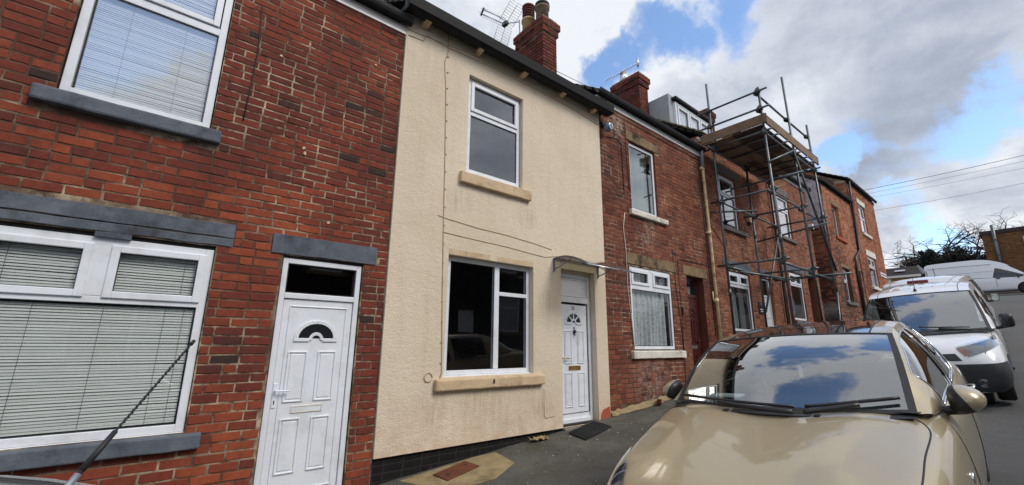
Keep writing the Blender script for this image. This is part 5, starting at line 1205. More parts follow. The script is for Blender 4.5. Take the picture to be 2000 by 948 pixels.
def vehicle(label, cat, name, loc, rot, spec):
    v = thing(name, label, cat, loc, rot); s = spec; pm = s['paint']
    body, bv = loft_body(s['rings'], v, pm, s['arches'])
    for cb, ch, rad in s['arches']:
        loc = MB().lathe([(rad+.01, -s['ww']+.28), (rad+.01, s['ww']-.28)], (cb, 0, ch), 24, 'y'); loc.build('arch_liner', 'dash', v)
        for sd_ in (-1, 1): wheel(v, cb, sd_*(s['ww']-.13), ch, rad*.86, sd_, nsp=s.get('nsp', 7))
    A_ = cr(s['apillar'], 6); Bt = cr(s['belt'], 6); nA = len(s['apillar'])
    def mirr(p, sd_): return Vector((p.x, p.y*sd_, p.z))
    # windscreen: bottom curve, top curve, side edges along the A pillars
    na = s['na']; Aedge = cr(s['apillar'][:na], 8)
    bb, tb, bul = s['wbow'], s['tbow'], s['bulge']
    def ws(u, w__):
        e = along(Aedge, w__); l = e.y*(1-2*u); k = 4*u*(1-u); bow = lerp(bb, tb, w__)
        return Vector((e.x-bow*k-bul*math.sin(w__*math.pi)*.8, l, e.z+bul*math.sin(w__*math.pi)*.6+s.get('troof', .03)*w__*k))
    MB().grid(lambda u, w__: ws(.024+.952*u, .035+.94*w__), 20, 12).build('windscreen', 'screen', v)
    fr = MB()
    def strip_(u0, u1, w0, w1, nu, nw): fr.grid(lambda u, w__: ws(lerp(u0, u1, u), lerp(w0, w1, w__))+Vector((-.003, 0, .003)), nu, nw)
    strip_(0, .024, 0, 1, 2, 12); strip_(.976, 1, 0, 1, 2, 12); strip_(.024, .976, .975, 1, 20, 1); strip_(.024, .976, 0, .035, 20, 1)
    fr.build('windscreen_surround', 'gasket', v)
    # roof between the rails
    rail = cr(s['apillar'][na-1:], 6); crown = s['crown']; rc = s['roofin']
    def rf(u, w__):
        e = along(rail, w__); l = e.y*(1-2*u); k = 4*u*(1-u)
        front = (1-w__)**6; fx = tb*k*front
        z = e.z+crown*k**.8*(.6+.4*math.sin(math.pi*min(1, w__*1.1)))*(1-front*.4)+s.get('troof', .03)*k*front*.4
        return Vector((e.x-fx, l, z))
    MB().grid(lambda u, w__: rf(lerp(rc, 1-rc, u), w__), 20, 24).build('roof', s['roofmat'], v)
    rr_ = MB().grid(lambda u, w__: rf(u*rc, w__), 5, 24); rr_.grid(lambda u, w__: rf(1-u*rc, w__), 5, 24); ro = rr_.build('roof_rails', pm, v)
    ds = MB()
    for uu in (rc, 1-rc): ds.tube([rf(uu, k/24)+Vector((0, 0, .0)) for k in range(25)], .006, 4)
    ds.build('roof_gutter_strip', 'gasket', ro)
    # rear window
    if s.get('rearwin'):
        re = [mirr(along(rail, 1), 1), Vector(s['rearwin'])]
        def rw(u, w__):
            e = re[0].lerp(re[1], w__); k = 4*u*(1-u); return Vector((e.x+.05*k, e.y*(1-2*u), e.z+crown*k*(1-w__)*.6+.02*math.sin(w__*math.pi)))
        MB().grid(rw, 14, 8).build('rear_window', 'screen', v)
    # sides
    full = cr(s['apillar'], 8)
    for sd_ in (-1, 1):
        def sf(u, w__, off=0):
            a, b = along(Bt, u), along(full, s['u0']+(1-s['u0'])*u if s.get('u0') else u); p = a.lerp(b, w__); o_ = s.get('tumble', .02)*math.sin(w__*math.pi)
            return Vector((p.x, (p.y+o_+off)*sd_, p.z+o_*.3))
        pan = MB(); us = s['wins']; w0, w1 = s.get('wv', (.07, .93))
        prev = 0
        for a, b in us+[(1, 1)]:
            if a > prev: pan.grid(lambda u, w__: sf(lerp(prev, a, u), w__), max(2, int((a-prev)*30)), 10)
            if b > a:
                pan.grid(lambda u, w__: sf(lerp(a, b, u), lerp(0, w0, w__)), 10, 2); pan.grid(lambda u, w__: sf(lerp(a, b, u), lerp(w1, 1, w__)), 10, 2)
            prev = b
        po_ = pan.build('side_pillars', pm, v)
        for a, b in us:
            MB().grid(lambda u, w__: sf(lerp(a, b, u), lerp(w0, w1, w__), -.006), 10, 8).build('side_window', s.get('sideg', 'sideglass'), v)
            e = MB(); loop = [sf(lerp(a, b, k/8), w0) for k in range(9)]+[sf(b, lerp(w0, w1, k/6)) for k in range(1, 7)]+[sf(lerp(b, a, k/8), w1) for k in range(1, 9)]+[sf(a, lerp(w1, w0, k/6)) for k in range(1, 7)]
            e.tube(loop, .006, 5); e.build('window_seal', s.get('seal', 'gasket'), v)
    # inside
    fl = MB().grid(lambda u, w__: (lerp(s['cab'][0], s['cab'][1], w__), lerp(-s['cab'][2], s['cab'][2], u), s['cab'][3]+.03*math.sin(w__*40)*0), 6, 8); fl.build('dashboard', 'dash', v)
    for l in (-.36, .36):
        st_ = MB(); q0 = s['seatb']; zt = s['seatz']
        st_.prism([(q0, zt-.55), (q0+.12, zt-.56), (q0+.25, zt), (q0+.14, zt+.02)], 'y', l-.24, l+.24); st_.prism([(q0+.16, zt+.03), (q0+.26, zt+.03), (q0+.29, zt+.19), (q0+.2, zt+.2)], 'y', l-.13, l+.13)
        st_.build('seat', 'seat', v, bevel=.03)
    wh = s['wheelat']; rg = MB(); c = Vector(wh); tl = R(62)
    rg.tube([c+Vector((math.sin(a)*math.cos(tl)*.18*1, math.cos(a)*.185, math.sin(a)*math.sin(tl)*.185)) for a in [k*2*math.pi/20 for k in range(21)]], .015, 8, cap=False)
    rg.tube([c-Vector((0, .17, 0)), c+Vector((0, .17, 0))], .02, 6); rg.build('steering_wheel', 'black', v)
    if s.get('bulk'): MB().box(s['bulk'], s['bulk']+.03, -.72, .72, 1.0, s['bulkz']).build('added_bulkhead', 'dash', v)  # dark sheet added behind the seats to darken the cab
    mr_ = MB().box(s['ivm'][0]-.02, s['ivm'][0]+.02, -.12, .12, s['ivm'][1]-.03, s['ivm'][1]+.03); mr_.build('interior_mirror', 'black', v, bevel=.012)
    # wipers
    for (u0, w0_, u1, w1_) in s['wipers']:
        wb = MB(); P_ = [ws(lerp(u0, u1, t), lerp(w0_, w1_, t))+Vector((-.022, 0, .026)) for t in [k/10 for k in range(11)]]; wb.tube(P_, .011, 5)
        Q = [ws(lerp(u0-.0, u1, t), lerp(w0_-.06, w1_, t)*(.9))+Vector((-.045, 0, .035-.01*t)) for t in [k/8*.6 for k in range(9)]]; wb.tube(Q, .016, 6)
        wb.build('wiper', 'black', v)
    # door mirrors
    mp = s['mirror']
    for sd_ in (-1, 1):
        c = Vector((mp[0], mp[1]*sd_, mp[2])); sx, sy, sz = mp[3]
        hs_ = MB()
        def shellf(u, w__):
            th = u*2*math.pi; ph = w__*math.pi/2; rr2 = math.sin(ph)**.7 if ph > 0 else 0
            ct, st2 = math.cos(th), math.sin(th); e_ = s.get('boxy', .85); ct = math.copysign(abs(ct)**e_, ct); st2 = math.copysign(abs(st2)**e_, st2)
            return c+Vector((-math.cos(ph)*sx, sd_*ct*sy*rr2, st2*sz*rr2*(1-.28*ct*(1 if e_ > .6 else .2))))
        hs_.grid(shellf, 24, 8)
        ho = hs_.build('door_mirror', s['mirmat'], v)
        if s['mirmat'] != 'black': MB().grid(lambda u, w__: (shellf(lerp(.33, .80, u), w__)-c)*1.02+c-Vector((.003, 0, 0)), 14, 8).build('mirror_underside', 'black', ho)
        gb_ = MB().add([tuple(shellf(k/24, 1)+Vector((.005, 0, 0))) for k in range(24)], [tuple(range(24))]); gb_.build('mirror_rim', 'black', ho)
        gb_ = MB().add([tuple(c.lerp(shellf(k/24, 1), .88)+Vector((.009, 0, 0))) for k in range(24)], [tuple(range(24))]); gb_.build('mirror_glass', 'mirror', ho)
        MB().tube([c+Vector((-.02, -sd_*sy*.2, -sz*.75)), c+Vector((-.0, -sd_*(sy+.04), -sz*.95)), c+Vector((.0, -sd_*(sy+.16), -sz*.8))], .028, 8).build('mirror_arm', 'black', ho)
    return v, body, bv, ws, rf
def line_on(bv, pts, d, r_, m, name, parent, off=.0):
    P_ = [onto(bv, p, d, off) for p in cr(pts, 6)]
    return MB().tube(P_, r_, 5).build(name, m, parent)
def hp(*a): return list(a)
GR = [
 (-1.20, [(0, .58), (.3, .58), (.5, .57), (.60, .55), (.66, .50), (.68, .42), (.66, .32), (.58, .24), (0, .22)]),
 (-1.15, [(0, .66), (.33, .665), (.54, .645), (.66, .61), (.73, .55), (.76, .45), (.74, .32), (.66, .22), (0, .20)]),
 (-1.02, [(0, .735), (.35, .745), (.58, .725), (.72, .685), (.80, .61), (.83, .49), (.82, .33), (.74, .2), (0, .18)]),
 (-.80, [(0, .790), (.41, .858), (.59, .790), (.765, .762), (.845, .67), (.875, .52), (.87, .34), (.80, .2), (0, .17)]),
 (-.50, [(0, .854), (.43, .934), (.60, .874), (.79, .835), (.87, .735), (.90, .55), (.895, .35), (.83, .2), (0, .17)]),
 (-.20, [(0, .914), (.46, .986), (.63, .932), (.80, .895), (.88, .79), (.912, .58), (.905, .36), (.84, .2), (0, .17)]),
 (.02, [(0, .955), (.42, .985), (.66, .975), (.80, .93), (.885, .84), (.918, .6), (.91, .36), (.85, .2), (0, .17)]),
 (.30, [(0, .94), (.42, .95), (.70, .955), (.825, .945), (.89, .87), (.922, .62), (.915, .37), (.86, .2), (0, .17)]),
 (1.2, [(0, .93), (.42, .93), (.72, .945), (.845, .95), (.905, .88), (.93, .64), (.92, .38), (.87, .2), (0, .17)]),
 (2.2, [(0, .96), (.42, .96), (.72, .97), (.84, .975), (.905, .91), (.93, .66), (.92, .38), (.86, .2), (0, .17)]),
 (2.9, [(0, 1.02), (.42, 1.02), (.66, 1.01), (.79, .99), (.87, .91), (.90, .66), (.89, .38), (.82, .22), (0, .19)]),
 (3.25, [(0, 1.0), (.42, 1.0), (.62, .985), (.74, .95), (.81, .87), (.84, .64), (.83, .38), (.75, .25), (0, .22)]),
 (3.38, [(0, .92), (.40, .92), (.56, .90), (.66, .86), (.72, .78), (.74, .6), (.72, .4), (.65, .3), (0, .28)])]
gold = dict(paint='gold', rings=GR, arches=[(-.42, .32, .37), (2.25, .32, .37)], ww=.90,
    apillar=[(.03, .745, .965), (.30, .715, 1.135), (.56, .68, 1.285), (.78, .645, 1.39), (1.15, .63, 1.425), (1.7, .62, 1.43), (2.2, .60, 1.375), (2.55, .60, 1.24), (2.85, .64, 1.02)], na=4,
    belt=[(.10, .80, .945), (.35, .835, .94), (.8, .85, .945), (1.3, .86, .95), (1.9, .855, .97), (2.4, .82, .985), (2.80, .72, 1.0)],
    wbow=.14, tbow=.09, bulge=.035, troof=.035, crown=.055, roofin=.10, roofmat='blackroof', rearwin=(2.85, .62, 1.02), wins=[(.13, .42), (.45, .72)], wv=(.05, .90),
    cab=(.0, 2.6, .76, .975), seatb=.95, seatz=1.12, wheelat=(.42, .36, 1.0), ivm=(.60, 1.27), wipers=[(.60, .015, .04, .06), (.64, .02, .96, .11)],
    mirror=(.40, .95, 1.00, (.13, .085, .08)), mirmat='gold', seal='chrome', tumble=.03)
G1, G1b, G1bv, G1ws, G1rf = vehicle('champagne gold hatchback with black glass roof parked facing the camera', 'car', 'parked_car', (3.56, 1.245, -1.384), (-.052, -.087, .06), gold)
dn = (0, 0, -1)
for sd_ in (-1, 1):
    line_on(G1bv, [(-1.12, .60*sd_, 2), (-.8, .745*sd_, 2), (-.4, .775*sd_, 2), (-.1, .79*sd_, 2), (.0, .735*sd_, 2)], dn, .0045, 'gasket', 'bonnet_gap', G1b)
    decal(G1bv, [(-1.13, .56), (-.62, .80), (-.80, .865), (-1.16, .70)], lambda p, q, s=sd_: (p, q*s, 2), dn, 'lens', 'headlight', G1, .006)
    decal(G1bv, [(-1.11, .585), (-.66, .80), (-.80, .85), (-1.13, .69)], lambda p, q, s=sd_: (p, q*s, 2), dn, 'lampdark', 'headlight_reflector', G1b, .002)
    hd = thing('x', '', ''); COL.objects.unlink(hd); bpy.data.objects.remove(hd)
    for b_ in (1.28, 2.18):
        p = onto(G1bv, (b_, 2*sd_, .80), (0, -sd_, 0), .0); MB().tube([p, p+Vector((.02, sd_*.035, .005)), p+Vector((.16, sd_*.035, .005)), p+Vector((.19, 0, 0))], .011, 8).build('door_handle', 'chrome', G1)
    p = onto(G1bv, (-.02, 2*sd_, .66), (0, -sd_, 0), .0); MB().lathe([(.03, -.004), (.024, .008), (.008, .012)], p, 14, 'y').build('side_repeater', 'chrome', G1b)
    for b_ in (.18, 1.30): line_on(G1bv, [(b_+.02, 2*sd_, .90), (b_, 2*sd_, .6), (b_+.03, 2*sd_, .3)], (0, -sd_, 0), .004, 'gasket', 'door_gap', G1b)
    line_on(G1bv, [(.05, 2*sd_, .30), (1.0, 2*sd_, .30), (1.8, 2*sd_, .30)], (0, -sd_, 0), .018, 'bumper', 'side_rubbing_strip', G1b)
decal(G1bv, [(-.60, .12), (.60, .12), (.60, 0), (-.60, 0)], lambda p, q: (-3, p, .40+q), (1, 0, 0), 'black', 'grille', G1, .004)
decal(G1bv, [(-.26, .11), (.26, .11), (.26, 0), (-.26, 0)], lambda p, q: (-3, p, .29+q), (1, 0, 0), 'signwhite', 'number_plate', G1, .012)
MB().box(.16, .30, .30, .52, .99, 1.0).build('dashboard_paper', 'signwhite', G1)
MB().grid(lambda u, w__: G1ws(lerp(.40, .60, u)+(u-.5)*.06*w__, lerp(.86, .975, w__))+Vector((.012, 0, -.012)), 8, 3).build('sensor_band', 'dash', G1)
MB().box(.56, .563, -.07, -.04, 1.10, 1.19).build('air_freshener', 'blindw', G1)
for l in (-.28, .28):
    p = onto(G1bv, (-.16, l, 2), dn, .0); MB().box(p.x-.02, p.x+.025, l-.018, l+.018, p.z-.004, p.z+.010).build('washer_jet', 'black', G1b, bevel=.004)
# scuttle between bonnet and screen
MB().grid(lambda u, w__: G1ws(u, .0)+Vector((-.075*(1-w__), 0, -.008*(1-w__)-.004)), 20, 2).build('scuttle_panel', 'black', G1)

VR = [
 (-.98, [(0, .62), (.3, .62), (.55, .60), (.68, .56), (.74, .48), (.76, .40), (.75, .30), (.66, .24), (0, .22)]),
 (-.93, [(0, .76), (.35, .755), (.60, .73), (.75, .67), (.82, .57), (.85, .44), (.84, .30), (.75, .22), (0, .2)]),
 (-.80, [(0, .90), (.40, .910), (.64, .865), (.80, .80), (.88, .66), (.91, .48), (.90, .31), (.82, .2), (0, .18)]),
 (-.55, [(0, .99), (.40, .985), (.68, .955), (.84, .88), (.92, .73), (.94, .52), (.93, .33), (.86, .2), (0, .18)]),
 (-.15, [(0, 1.07), (.42, 1.065), (.72, 1.04), (.87, .97), (.935, .82), (.95, .56), (.94, .34), (.88, .2), (0, .18)]),
 (.10, [(0, 1.10), (.42, 1.10), (.76, 1.08), (.88, 1.03), (.94, .88), (.955, .58), (.945, .34), (.89, .2), (0, .18)]),
 (.5, [(0, 1.06), (.42, 1.06), (.78, 1.06), (.90, 1.04), (.945, .90), (.96, .6), (.95, .34), (.9, .2), (0, .18)]),
 (1.8, [(0, 1.08), (.42, 1.08), (.80, 1.08), (.91, 1.06), (.95, .90), (.96, .6), (.95, .34), (.9, .2), (0, .18)]),
 (3.5, [(0, 1.08), (.42, 1.08), (.80, 1.08), (.90, 1.06), (.94, .90), (.95, .6), (.94, .34), (.9, .22), (0, .2)]),
 (3.86, [(0, 1.08), (.42, 1.08), (.78, 1.07), (.87, 1.05), (.91, .90), (.92, .6), (.91, .36), (.87, .26), (0, .24)]),
 (3.92, [(0, 1.04), (.42, 1.04), (.72, 1.03), (.82, 1.0), (.85, .88), (.86, .6), (.85, .4), (.8, .3), (0, .28)])]
def vanspec(**k):
    d = dict(paint='vanwhite', rings=VR, arches=[(-.25, .33, .38), (2.75, .33, .38)], ww=.93,
      apillar=[(.02, .86, 1.09), (.32, .82, 1.35), (.62, .765, 1.60), (.86, .72, 1.78), (1.15, .715, 1.86), (2.0, .73, 1.90), (3.2, .73, 1.90), (3.8, .72, 1.86), (3.92, .74, 1.72)], na=4,
      belt=[(.12, .895, 1.06), (.5, .915, 1.045), (1.4, .92, 1.06), (2.4, .92, 1.07), (3.4, .91, 1.07), (3.90, .86, 1.05)],
      wbow=.22, tbow=.10, bulge=.03, troof=.03, crown=.06, roofin=.10, roofmat='vanwhite', rearwin=None, wins=[(.11, .40)], wv=(.04, .84),
      cab=(.0, 1.5, .82, 1.10), seatb=1.0, seatz=1.35, wheelat=(.55, .38, 1.15), ivm=(.75, 1.62), wipers=[(.40, .04, .08, .10), (.86, .04, .5, .10)],
      boxy=.5, mirror=(.42, 1.055, 1.17, (.10, .085, .12)), mirmat='black', seal='gasket', tumble=.025, nsp=5, bulk=1.42, bulkz=1.80); d.update(k); return d
def bumper(v, bv, z1, b0=-1.05, wid=1.0):
    mb = MB(); 
    def f(u, w__):
        a = (u-.5)*2; z = lerp(z1, .25, w__); 
        # walk round the nose from side to side
        if abs(a) < .62: p = onto(bv, (-3, a/.62*.70, z), (1, 0, 0), .012)
        else:
            t = (abs(a)-.62)/.38; ang = t; s_ = 1 if a > 0 else -1
            o_ = Vector((lerp(-3, -.62, t**.5), s_*lerp(.70, 3, t**.5), z)); tgt = Vector((lerp(-.8, -.62, t), s_*lerp(.66, .0, t), z)); p = onto(bv, o_, tgt-o_, .012)
        return p
    mb.grid(f, 40, 8); return mb.build('front_bumper', 'bumper', v)
V1, V1b, V1bv, V1ws, V1rf = vehicle('white panel van with black bumper parked behind the gold car, facing the camera', 'van', 'parked_van', (10.74, 1.33, -.81), (-.055, -.118, .041), vanspec(apillar=[(.02, .86, 1.08), (.32, .82, 1.32), (.62, .775, 1.55), (.86, .735, 1.71), (1.15, .725, 1.79), (2.0, .735, 1.83), (3.2, .73, 1.83), (3.8, .72, 1.80), (3.92, .74, 1.66)]))
bumper(V1, V1bv, .65)
for sd_ in (-1, 1):
    decal(V1bv, [(.40, .90), (.86, .98), (.90, .86), (.52, .73)], lambda p, q, s=sd_: (-3, p*s, q), (1, 0, 0), 'lens', 'headlight', V1, .010, 10, 6)
    decal(V1bv, [(.43, .885), (.84, .96), (.87, .86), (.54, .75)], lambda p, q, s=sd_: (-3, p*s, q), (1, 0, 0), 'lampdark', 'headlight_reflector', V1b, .004, 10, 6)
    decal(V1bv, [(.42, .87), (.53, .87), (.56, .78), (.50, .76)], lambda p, q, s=sd_: (-3, p*s, q), (1, 0, 0), 'amber', 'indicator', V1b, .008, 4, 3)
    p = onto(V1bv, (-3, .62*sd_, .38), (1, 0, 0), .014); MB().lathe([(.07, 0), (.06, -.02), (.03, -.025)], p, 16, 'x').build('fog_lamp', 'lens', V1)
    line_on(V1bv, [(-.82, .72*sd_, 3), (-.5, .80*sd_, 3), (-.1, .84*sd_, 3), (.05, .83*sd_, 3)], dn, .005, 'gasket', 'bonnet_gap', V1b)
    line_on(V1bv, [(.12, 3*sd_, 1.0), (.10, 3*sd_, .7), (.16, 3*sd_, .35)], (0, -sd_, 0), .005, 'gasket', 'door_gap', V1b)
    line_on(V1bv, [(1.42, 3*sd_, 1.0), (1.42, 3*sd_, .7), (1.42, 3*sd_, .35)], (0, -sd_, 0), .005, 'gasket', 'door_gap', V1b)
    line_on(V1bv, [(.2, 3*sd_, .42), (1.0, 3*sd_, .42), (2.2, 3*sd_, .42)], (0, -sd_, 0), .03, 'bumper', 'side_rubbing_strip', V1b)
decal(V1bv, [(-.40, .10), (.40, .10), (.46, 0), (-.46, 0)], lambda p, q: (-3, p, .70+q), (1, 0, 0), 'black', 'grille', V1, .008, 14, 4)
decal(V1bv, [(-.26, .11), (.26, .11), (.26, 0), (-.26, 0)], lambda p, q: (-3, p, .46+q), (1, 0, 0), 'signwhite', 'number_plate', V1, .02)
MB().grid(lambda u, w__: V1ws(u, .0)+Vector((-.09*(1-w__), 0, -.01*(1-w__)-.004)), 20, 2).build('scuttle_panel', 'black', V1)
MB().tube([V1rf(.5, .04), V1rf(.5, .04)+Vector((.18, 0, .26))], .007, 6, r2=.004).lathe([(.03, 0), (.012, .05)], V1rf(.5, .04), 10).build('roof_aerial', 'black', V1)
for uu in [k/7 for k in range(1, 7)]:
    MB().tube([V1rf(.1+.8*uu, .12+k*.05)+Vector((0, 0, .004)) for k in range(17)], .012, 5).build('roof_rib', 'vanwhite', V1)

# second white van, facing away up the hill
V2, V2b, V2bv, V2ws, V2rf = vehicle('second white van with red high brake light, facing away up the hill', 'van', 'parked_van', (19.2, 1.75, .34), (0, .15, math.pi-.02), vanspec(paint='vanwhite2', roofmat='vanwhite2', wins=[(.11, .36), (.40, .62)]))
def rearpan(u, w__):
    l = (u-.5)*2*lerp(.87, .735, w__); return Vector((3.925+.02*math.sin(u*math.pi), l, lerp(1.0, 1.80+.08*math.sin(u*math.pi), w__)))
MB().grid(rearpan, 16, 8).build('rear_doors', 'vanwhite2', V2)
MB().box(3.94, 3.955, -.004, .004, .4, 1.86).build('rear_door_gap', 'gasket', V2)
MB().box(3.90, 3.99, -.20, .20, 1.875, 1.95).build('high_brake_light', 'redtape', V2, bevel=.01)
for sd_ in (-1, 1):
    MB().box(3.93, 3.965, sd_*.06 if sd_ > 0 else -.62, .62 if sd_ > 0 else -.06, 1.25, 1.68).build('rear_window', 'darkglass', V2, bevel=.02)
    MB().box(3.86, 3.94, sd_*.84-.06, sd_*.84+.06, .85, 1.3).build('tail_light', 'redtape', V2, bevel=.015)
MB().box(3.85, 4.0, -.85, .85, .3, .52).build('rear_bumper', 'bumper', V2, bevel=.03)
MB().tube([V2rf(.5, .05), V2rf(.5, .05)+Vector((.2, 0, .28))], .008, 6).lathe([(.03, 0), (.012, .05)], V2rf(.5, .05), 10).build('roof_aerial', 'black', V2)

# high roofed van across the top of the road
HR = [(b, [(l*1.02, h*1.12) for l, h in p]) for b, p in VR[:-3]]+[(4.0, [(l*1.02, h*1.12) for l, h in VR[-3][1]]), (4.9, [(l*1.02, h*1.12) for l, h in VR[-2][1]]), (4.96, [(l*1.02, h*1.12) for l, h in VR[-1][1]])]
V3, V3b, V3bv, V3ws, V3rf = vehicle('high roofed white van side on at the top of the road', 'van', 'parked_van', (45.0, -.05, 3.56), (0, 0, R(86)), vanspec(rings=HR, arches=[(.15, .36, .40), (3.5, .36, .40)], ww=.96,
    apillar=[(.02, .88, 1.22), (.30, .85, 1.50), (.58, .80, 1.75), (.80, .77, 1.95), (1.15, .74, 2.22), (1.9, .72, 2.48), (3.0, .72, 2.52), (4.6, .72, 2.50), (4.94, .74, 2.36)],
    belt=[(.12, .915, 1.12), (.5, .93, 1.10), (1.4, .94, 1.11), (2.4, .94, 1.20), (3.8, .93, 1.20), (4.92, .88, 1.18)], sideg='darkglass', wins=[(.02, .30)], wv=(.02, .60), seatz=1.5, seatb=1.1, cab=(.0, 1.5, .85, 1.24)))
bumper(V3, V3bv, .62)
for sd_ in (-1, 1):
    MB().tube([(1.5, sd_*.955, 1.62), (3.0, sd_*.955, 1.62), (4.8, sd_*.945, 1.62)], .006, 4).build('side_crease', 'gasket', V3); MB().tube([(1.5, sd_*.88, 2.1), (3.0, sd_*.89, 2.14), (4.8, sd_*.88, 2.14)], .012, 4).build('side_crease', 'gasket', V3)
    for b_ in (.14, 1.42, 2.7): MB().tube([(b_, sd_*.985, .5), (b_, sd_*.985, 1.1), (b_, sd_*.95, 1.3)], .006, 4).build('door_gap', 'gasket', V3)
    MB().box(1.24, 1.38, sd_*.97-.02, sd_*.97+.02, 1.05, 1.12).build('door_handle', 'black', V3)

# dark car beside the camera: only its roof and whip aerial show
DR = [(b, [(l, h*.97) for l, h in p]) for b, p in GR]
dk = dict(gold); dk.update(paint='darkcar', roofmat='darkcar', rings=DR, crown=.045, seal='gasket', mirmat='darkcar', roofin=.10)
K1, K1b, K1bv, K1ws, K1rf = vehicle('dark grey car beside the camera, only its roof edge and whip aerial showing', 'car', 'parked_car', (-2.42, 1.12, -1.872), (0, -.085, 0), dk)
wa = MB(); a, b = O((-.085, 1.17, -.272)), O((.08, 1.30, .0)); b = O((.079, 1.315, -.0015))
Mi = Matrix.Translation(K1.location) @ __import__('mathutils').Euler(K1.rotation_euler).to_matrix().to_4x4(); Mi.invert()
an = MB().tube([Mi@a.lerp(b, t) for t in (.0, .12)], .005, 8).tube([Mi@a.lerp(b, t) for t in (.12, .34)], .0062, 10, r2=.005)
N_ = 240; hel = []; dd = (b-a).normalized(); e1 = dd.cross(O((0, 0, 1))).normalized(); e2 = e1.cross(dd)
an.tube([Mi@a.lerp(b, .34+.63*k/40) for k in range(41)], .0022, 6)
an.tube([Mi@(a.lerp(b, .34+.63*k/N_)+(e1*math.cos(k*.55)+e2*math.sin(k*.55))*.0024) for k in range(N_+1)], .0012, 4); an.tube([Mi@a.lerp(b, t) for t in (.965, 1.0)], .0042, 8)
an.build('whip_aerial', 'gasket', K1)
an2 = MB().tube([Mi@(a-dd*.05), Mi@a.lerp(b, .1)], .006, 8); an2.build('aerial_shank', 'rim', K1)
an3 = MB().lathe([(.03, -.02), (.028, .01), (.015, .03), (.006, .04)], Mi@(a-dd*.05), 16); an3.build('aerial_base', 'black', K1)

# ================================================================ top of the hill
lbh = thing('bungalow', 'low dark roofed house with tan stone front, beyond the end house', 'house', (40, 6.5, 3.4))
mb = MB().box(38.2, 38.5, 4.45, 16, 2.4, 4.62); loc_build(mb, 'wall', 'tanrender', lbh)
for k in range(7):
    for j in range(12):
        y = 4.5+j*.52+(k % 2)*.26; loc_build(MB().box(38.165, 38.2, y, y+.505, 3.55+k*.15, 3.69+k*.15), 'stone', 'tanrender', lbh) if y < 10 and k*12+j < 84 else None
roofp = MB(); n = 12
for k in range(n):
    x0, x1 = 38.0+k*.30, 38.0+(k+1.25)*.30; z0, z1 = 4.68+k*.085, 4.68+(k+1.25)*.085-.03
    roofp.add([(x0, 4.35+k*.05, z0), (x0, 16, z0), (x1, 16, z1), (x1, 4.4+k*.05, z1), (x0, 4.35+k*.05, z0-.07), (x0, 16, z0-.07)], [(0, 1, 2, 3), (4, 0, 1, 5)])
loc_build(roofp, 'roof', 'slatedark', lbh)
loc_build(MB().add([(38.0, 4.35, 4.6), (41.6, 4.95, 5.7), (41.7, 4.9, 5.78), (38.0, 4.2, 4.68), (38.0, 4.1, 4.3), (41.7, 4.5, 5.2)], [(0, 1, 2, 3), (3, 2, 5, 4)]), 'verge', 'lead', lbh)
loc_build(MB().box(37.98, 38.05, 4.4, 16, 4.52, 4.66), 'fascia', 'upvc2', lbh)
loc_build(MB().prism([(39.0, 5.02), (39.5, 5.17), (39.47, 5.22), (38.97, 5.07)], 'y', 5.3, 5.85), 'skylight', 'alu', lbh)
loc_build(MB().box(38.13, 38.19, 5.0, 5.45, 3.9, 4.35), 'window', 'roomlight', lbh); loc_build(MB().box(38.12, 38.2, 5.95, 6.3, 3.5, 4.5), 'white_panel', 'upvc2', lbh)
st2 = thing('stone_outbuilding', 'dark roofed outbuilding in front of the bare hedge', 'building', (46, 4.5, 4))
loc_build(MB().prism([(5.3, 3.8), (5.3, 5.3), (5.0, 6.3), (4.2, 6.35), (2.2, 6.2), (1.9, 5.4), (1.9, 3.8)], 'x', 49, 54), 'roof', 'slatedark', st2)
bb_ = thing('brick_block', 'flat roofed tan brick building with a steel flue, at the right edge', 'building', (52, -2, 3.9))
loc_build(MB().box(50, 58, -14, 1.82, 3, 8.75), 'wall', 'brickT', bb_); loc_build(MB().box(49.9, 58.2, -14.2, 1.92, 8.75, 9.05), 'parapet', 'slatedark', bb_)
brickwork(bb_, (49.985, 1.82, 0), -math.pi/2, 0, 6.0, 5.8, 8.74, 'brickT', nparts=0, seed=81, course=.1, bond=.3)
loc_build(MB().tube([(49.85, 1.15, 5.0), (49.85, 1.15, 9.45)], .11, 12), 'flue', 'galv', bb_)
for z in (7.0, 8.2): loc_build(MB().tube([(49.85, 1.15, z), (49.85, 1.15, z+.08)], .13, 12), 'flue_band', 'clip', bb_)
loc_build(MB().box(49.9, 50, -1.1, -.25, 7.7, 8.3), 'window', 'roomlight', bb_)
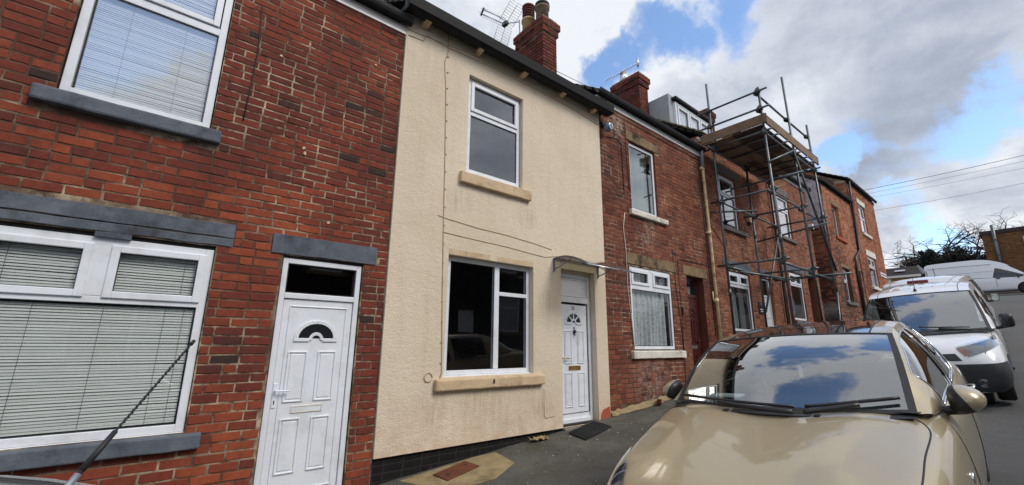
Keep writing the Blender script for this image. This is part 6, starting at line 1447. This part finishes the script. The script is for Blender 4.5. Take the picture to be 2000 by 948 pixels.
# bare trees
def tree(label, x, y, z0, h, seed, spread, grp='bare trees beyond the vans', depth=6):
    t = thing('bare_tree', label, 'tree', (x, y, z0), group=grp); r = random.Random(seed); tr = MB(); tw = MB()
    def grow(p, d, L, rad, lv):
        n = 4; pts = [p]; dd_ = d.copy()
        for i in range(n):
            dd_ = (dd_+Vector((r.gauss(0, .13), r.gauss(0, .13), r.gauss(.02, .1)))).normalized(); pts.append(pts[-1]+dd_*L/n)
        (tr if lv < 3 else tw).tube(pts, rad, 6 if lv < 2 else 4 if lv < 4 else 3, lv < 1, r2=rad*.62)
        if lv >= depth: return
        for k in range(3 if lv < 3 else r.choice((2, 2, 3))):
            b_ = pts[r.choice((2, 3, 4)) if k else 4]; nd = (dd_*.75+Vector((r.gauss(0, .4)*.7, r.gauss(0, .62)*spread, r.gauss(.02, .35)))).normalized(); grow(b_, nd, L*r.uniform(.62, .85), max(.012, rad*.6), lv+1)
    grow(Vector((0, 0, 0)), Vector((0, 0, 1)), h*.28, h*.022, 0)
    tr.build('trunk', 'bark', t); tw.build('twigs', 'bark', t)
tree('bare tree at the left, leaning branches above the dark hedge', 57, 5.2, 4.6, 8.6, 3, 2.0)
tree('bare tree in the middle with the most upright twigs', 60, 4.0, 4.7, 11.2, 8, 1.5)
tree('bare tree closest to the tan brick building, tallest of the three', 62, 2.3, 4.8, 11.0, 15, 1.8)
def leafy(name, m, c, s, n, seed, label, cat, kind=None, sz=.12):
    r = random.Random(seed); mb = MB()
    cl = [Vector((r.uniform(-1, 1)*s[0], r.uniform(-1, 1)*s[1], r.uniform(-.6, 1)*s[2])) for _ in range(26)]
    for _ in range(n):
        q = r.choice(cl); p = Vector(c)+q+Vector((r.gauss(0, .22)*s[0], r.gauss(0, .16)*s[1], r.gauss(0, .22)*s[2])); a = Vector((r.gauss(0, 1), r.gauss(0, 1), r.gauss(0, 1))).normalized(); b_ = a.cross(Vector((r.gauss(0, 1), r.gauss(0, 1), 1))).normalized(); k = sz*r.uniform(.5, 1.4)
        mb.add([p+a*k, p+b_*k*.4, p-a*k, p-b_*k*.4], [(0, 1, 2, 3)])
    o = mb.build(name, m, kind=kind); 
    if kind: o['label'] = label
    else: tag(o, label, cat)
leafy('twiggy_hedge', 'hedgebrown', (52, 3.6, 6.3), (1.5, 2.9, 1.4), 12000, 5, 'dense brown hedge of bare twigs along the skyline', 'hedge', 'stuff', .16)
leafy('evergreen_bush', 'hedge', (50, 5.15, 7.4), (.5, .42, .5), 1600, 6, 'dark green conifer top above the low house roof', 'bush', None, .13)
leafy('evergreen_bush', 'hedge', (51, 3.3, 6.3), (.7, 1.6, .8), 2500, 7, 'low dark evergreen mass under the bare trees', 'bush', None, .16)
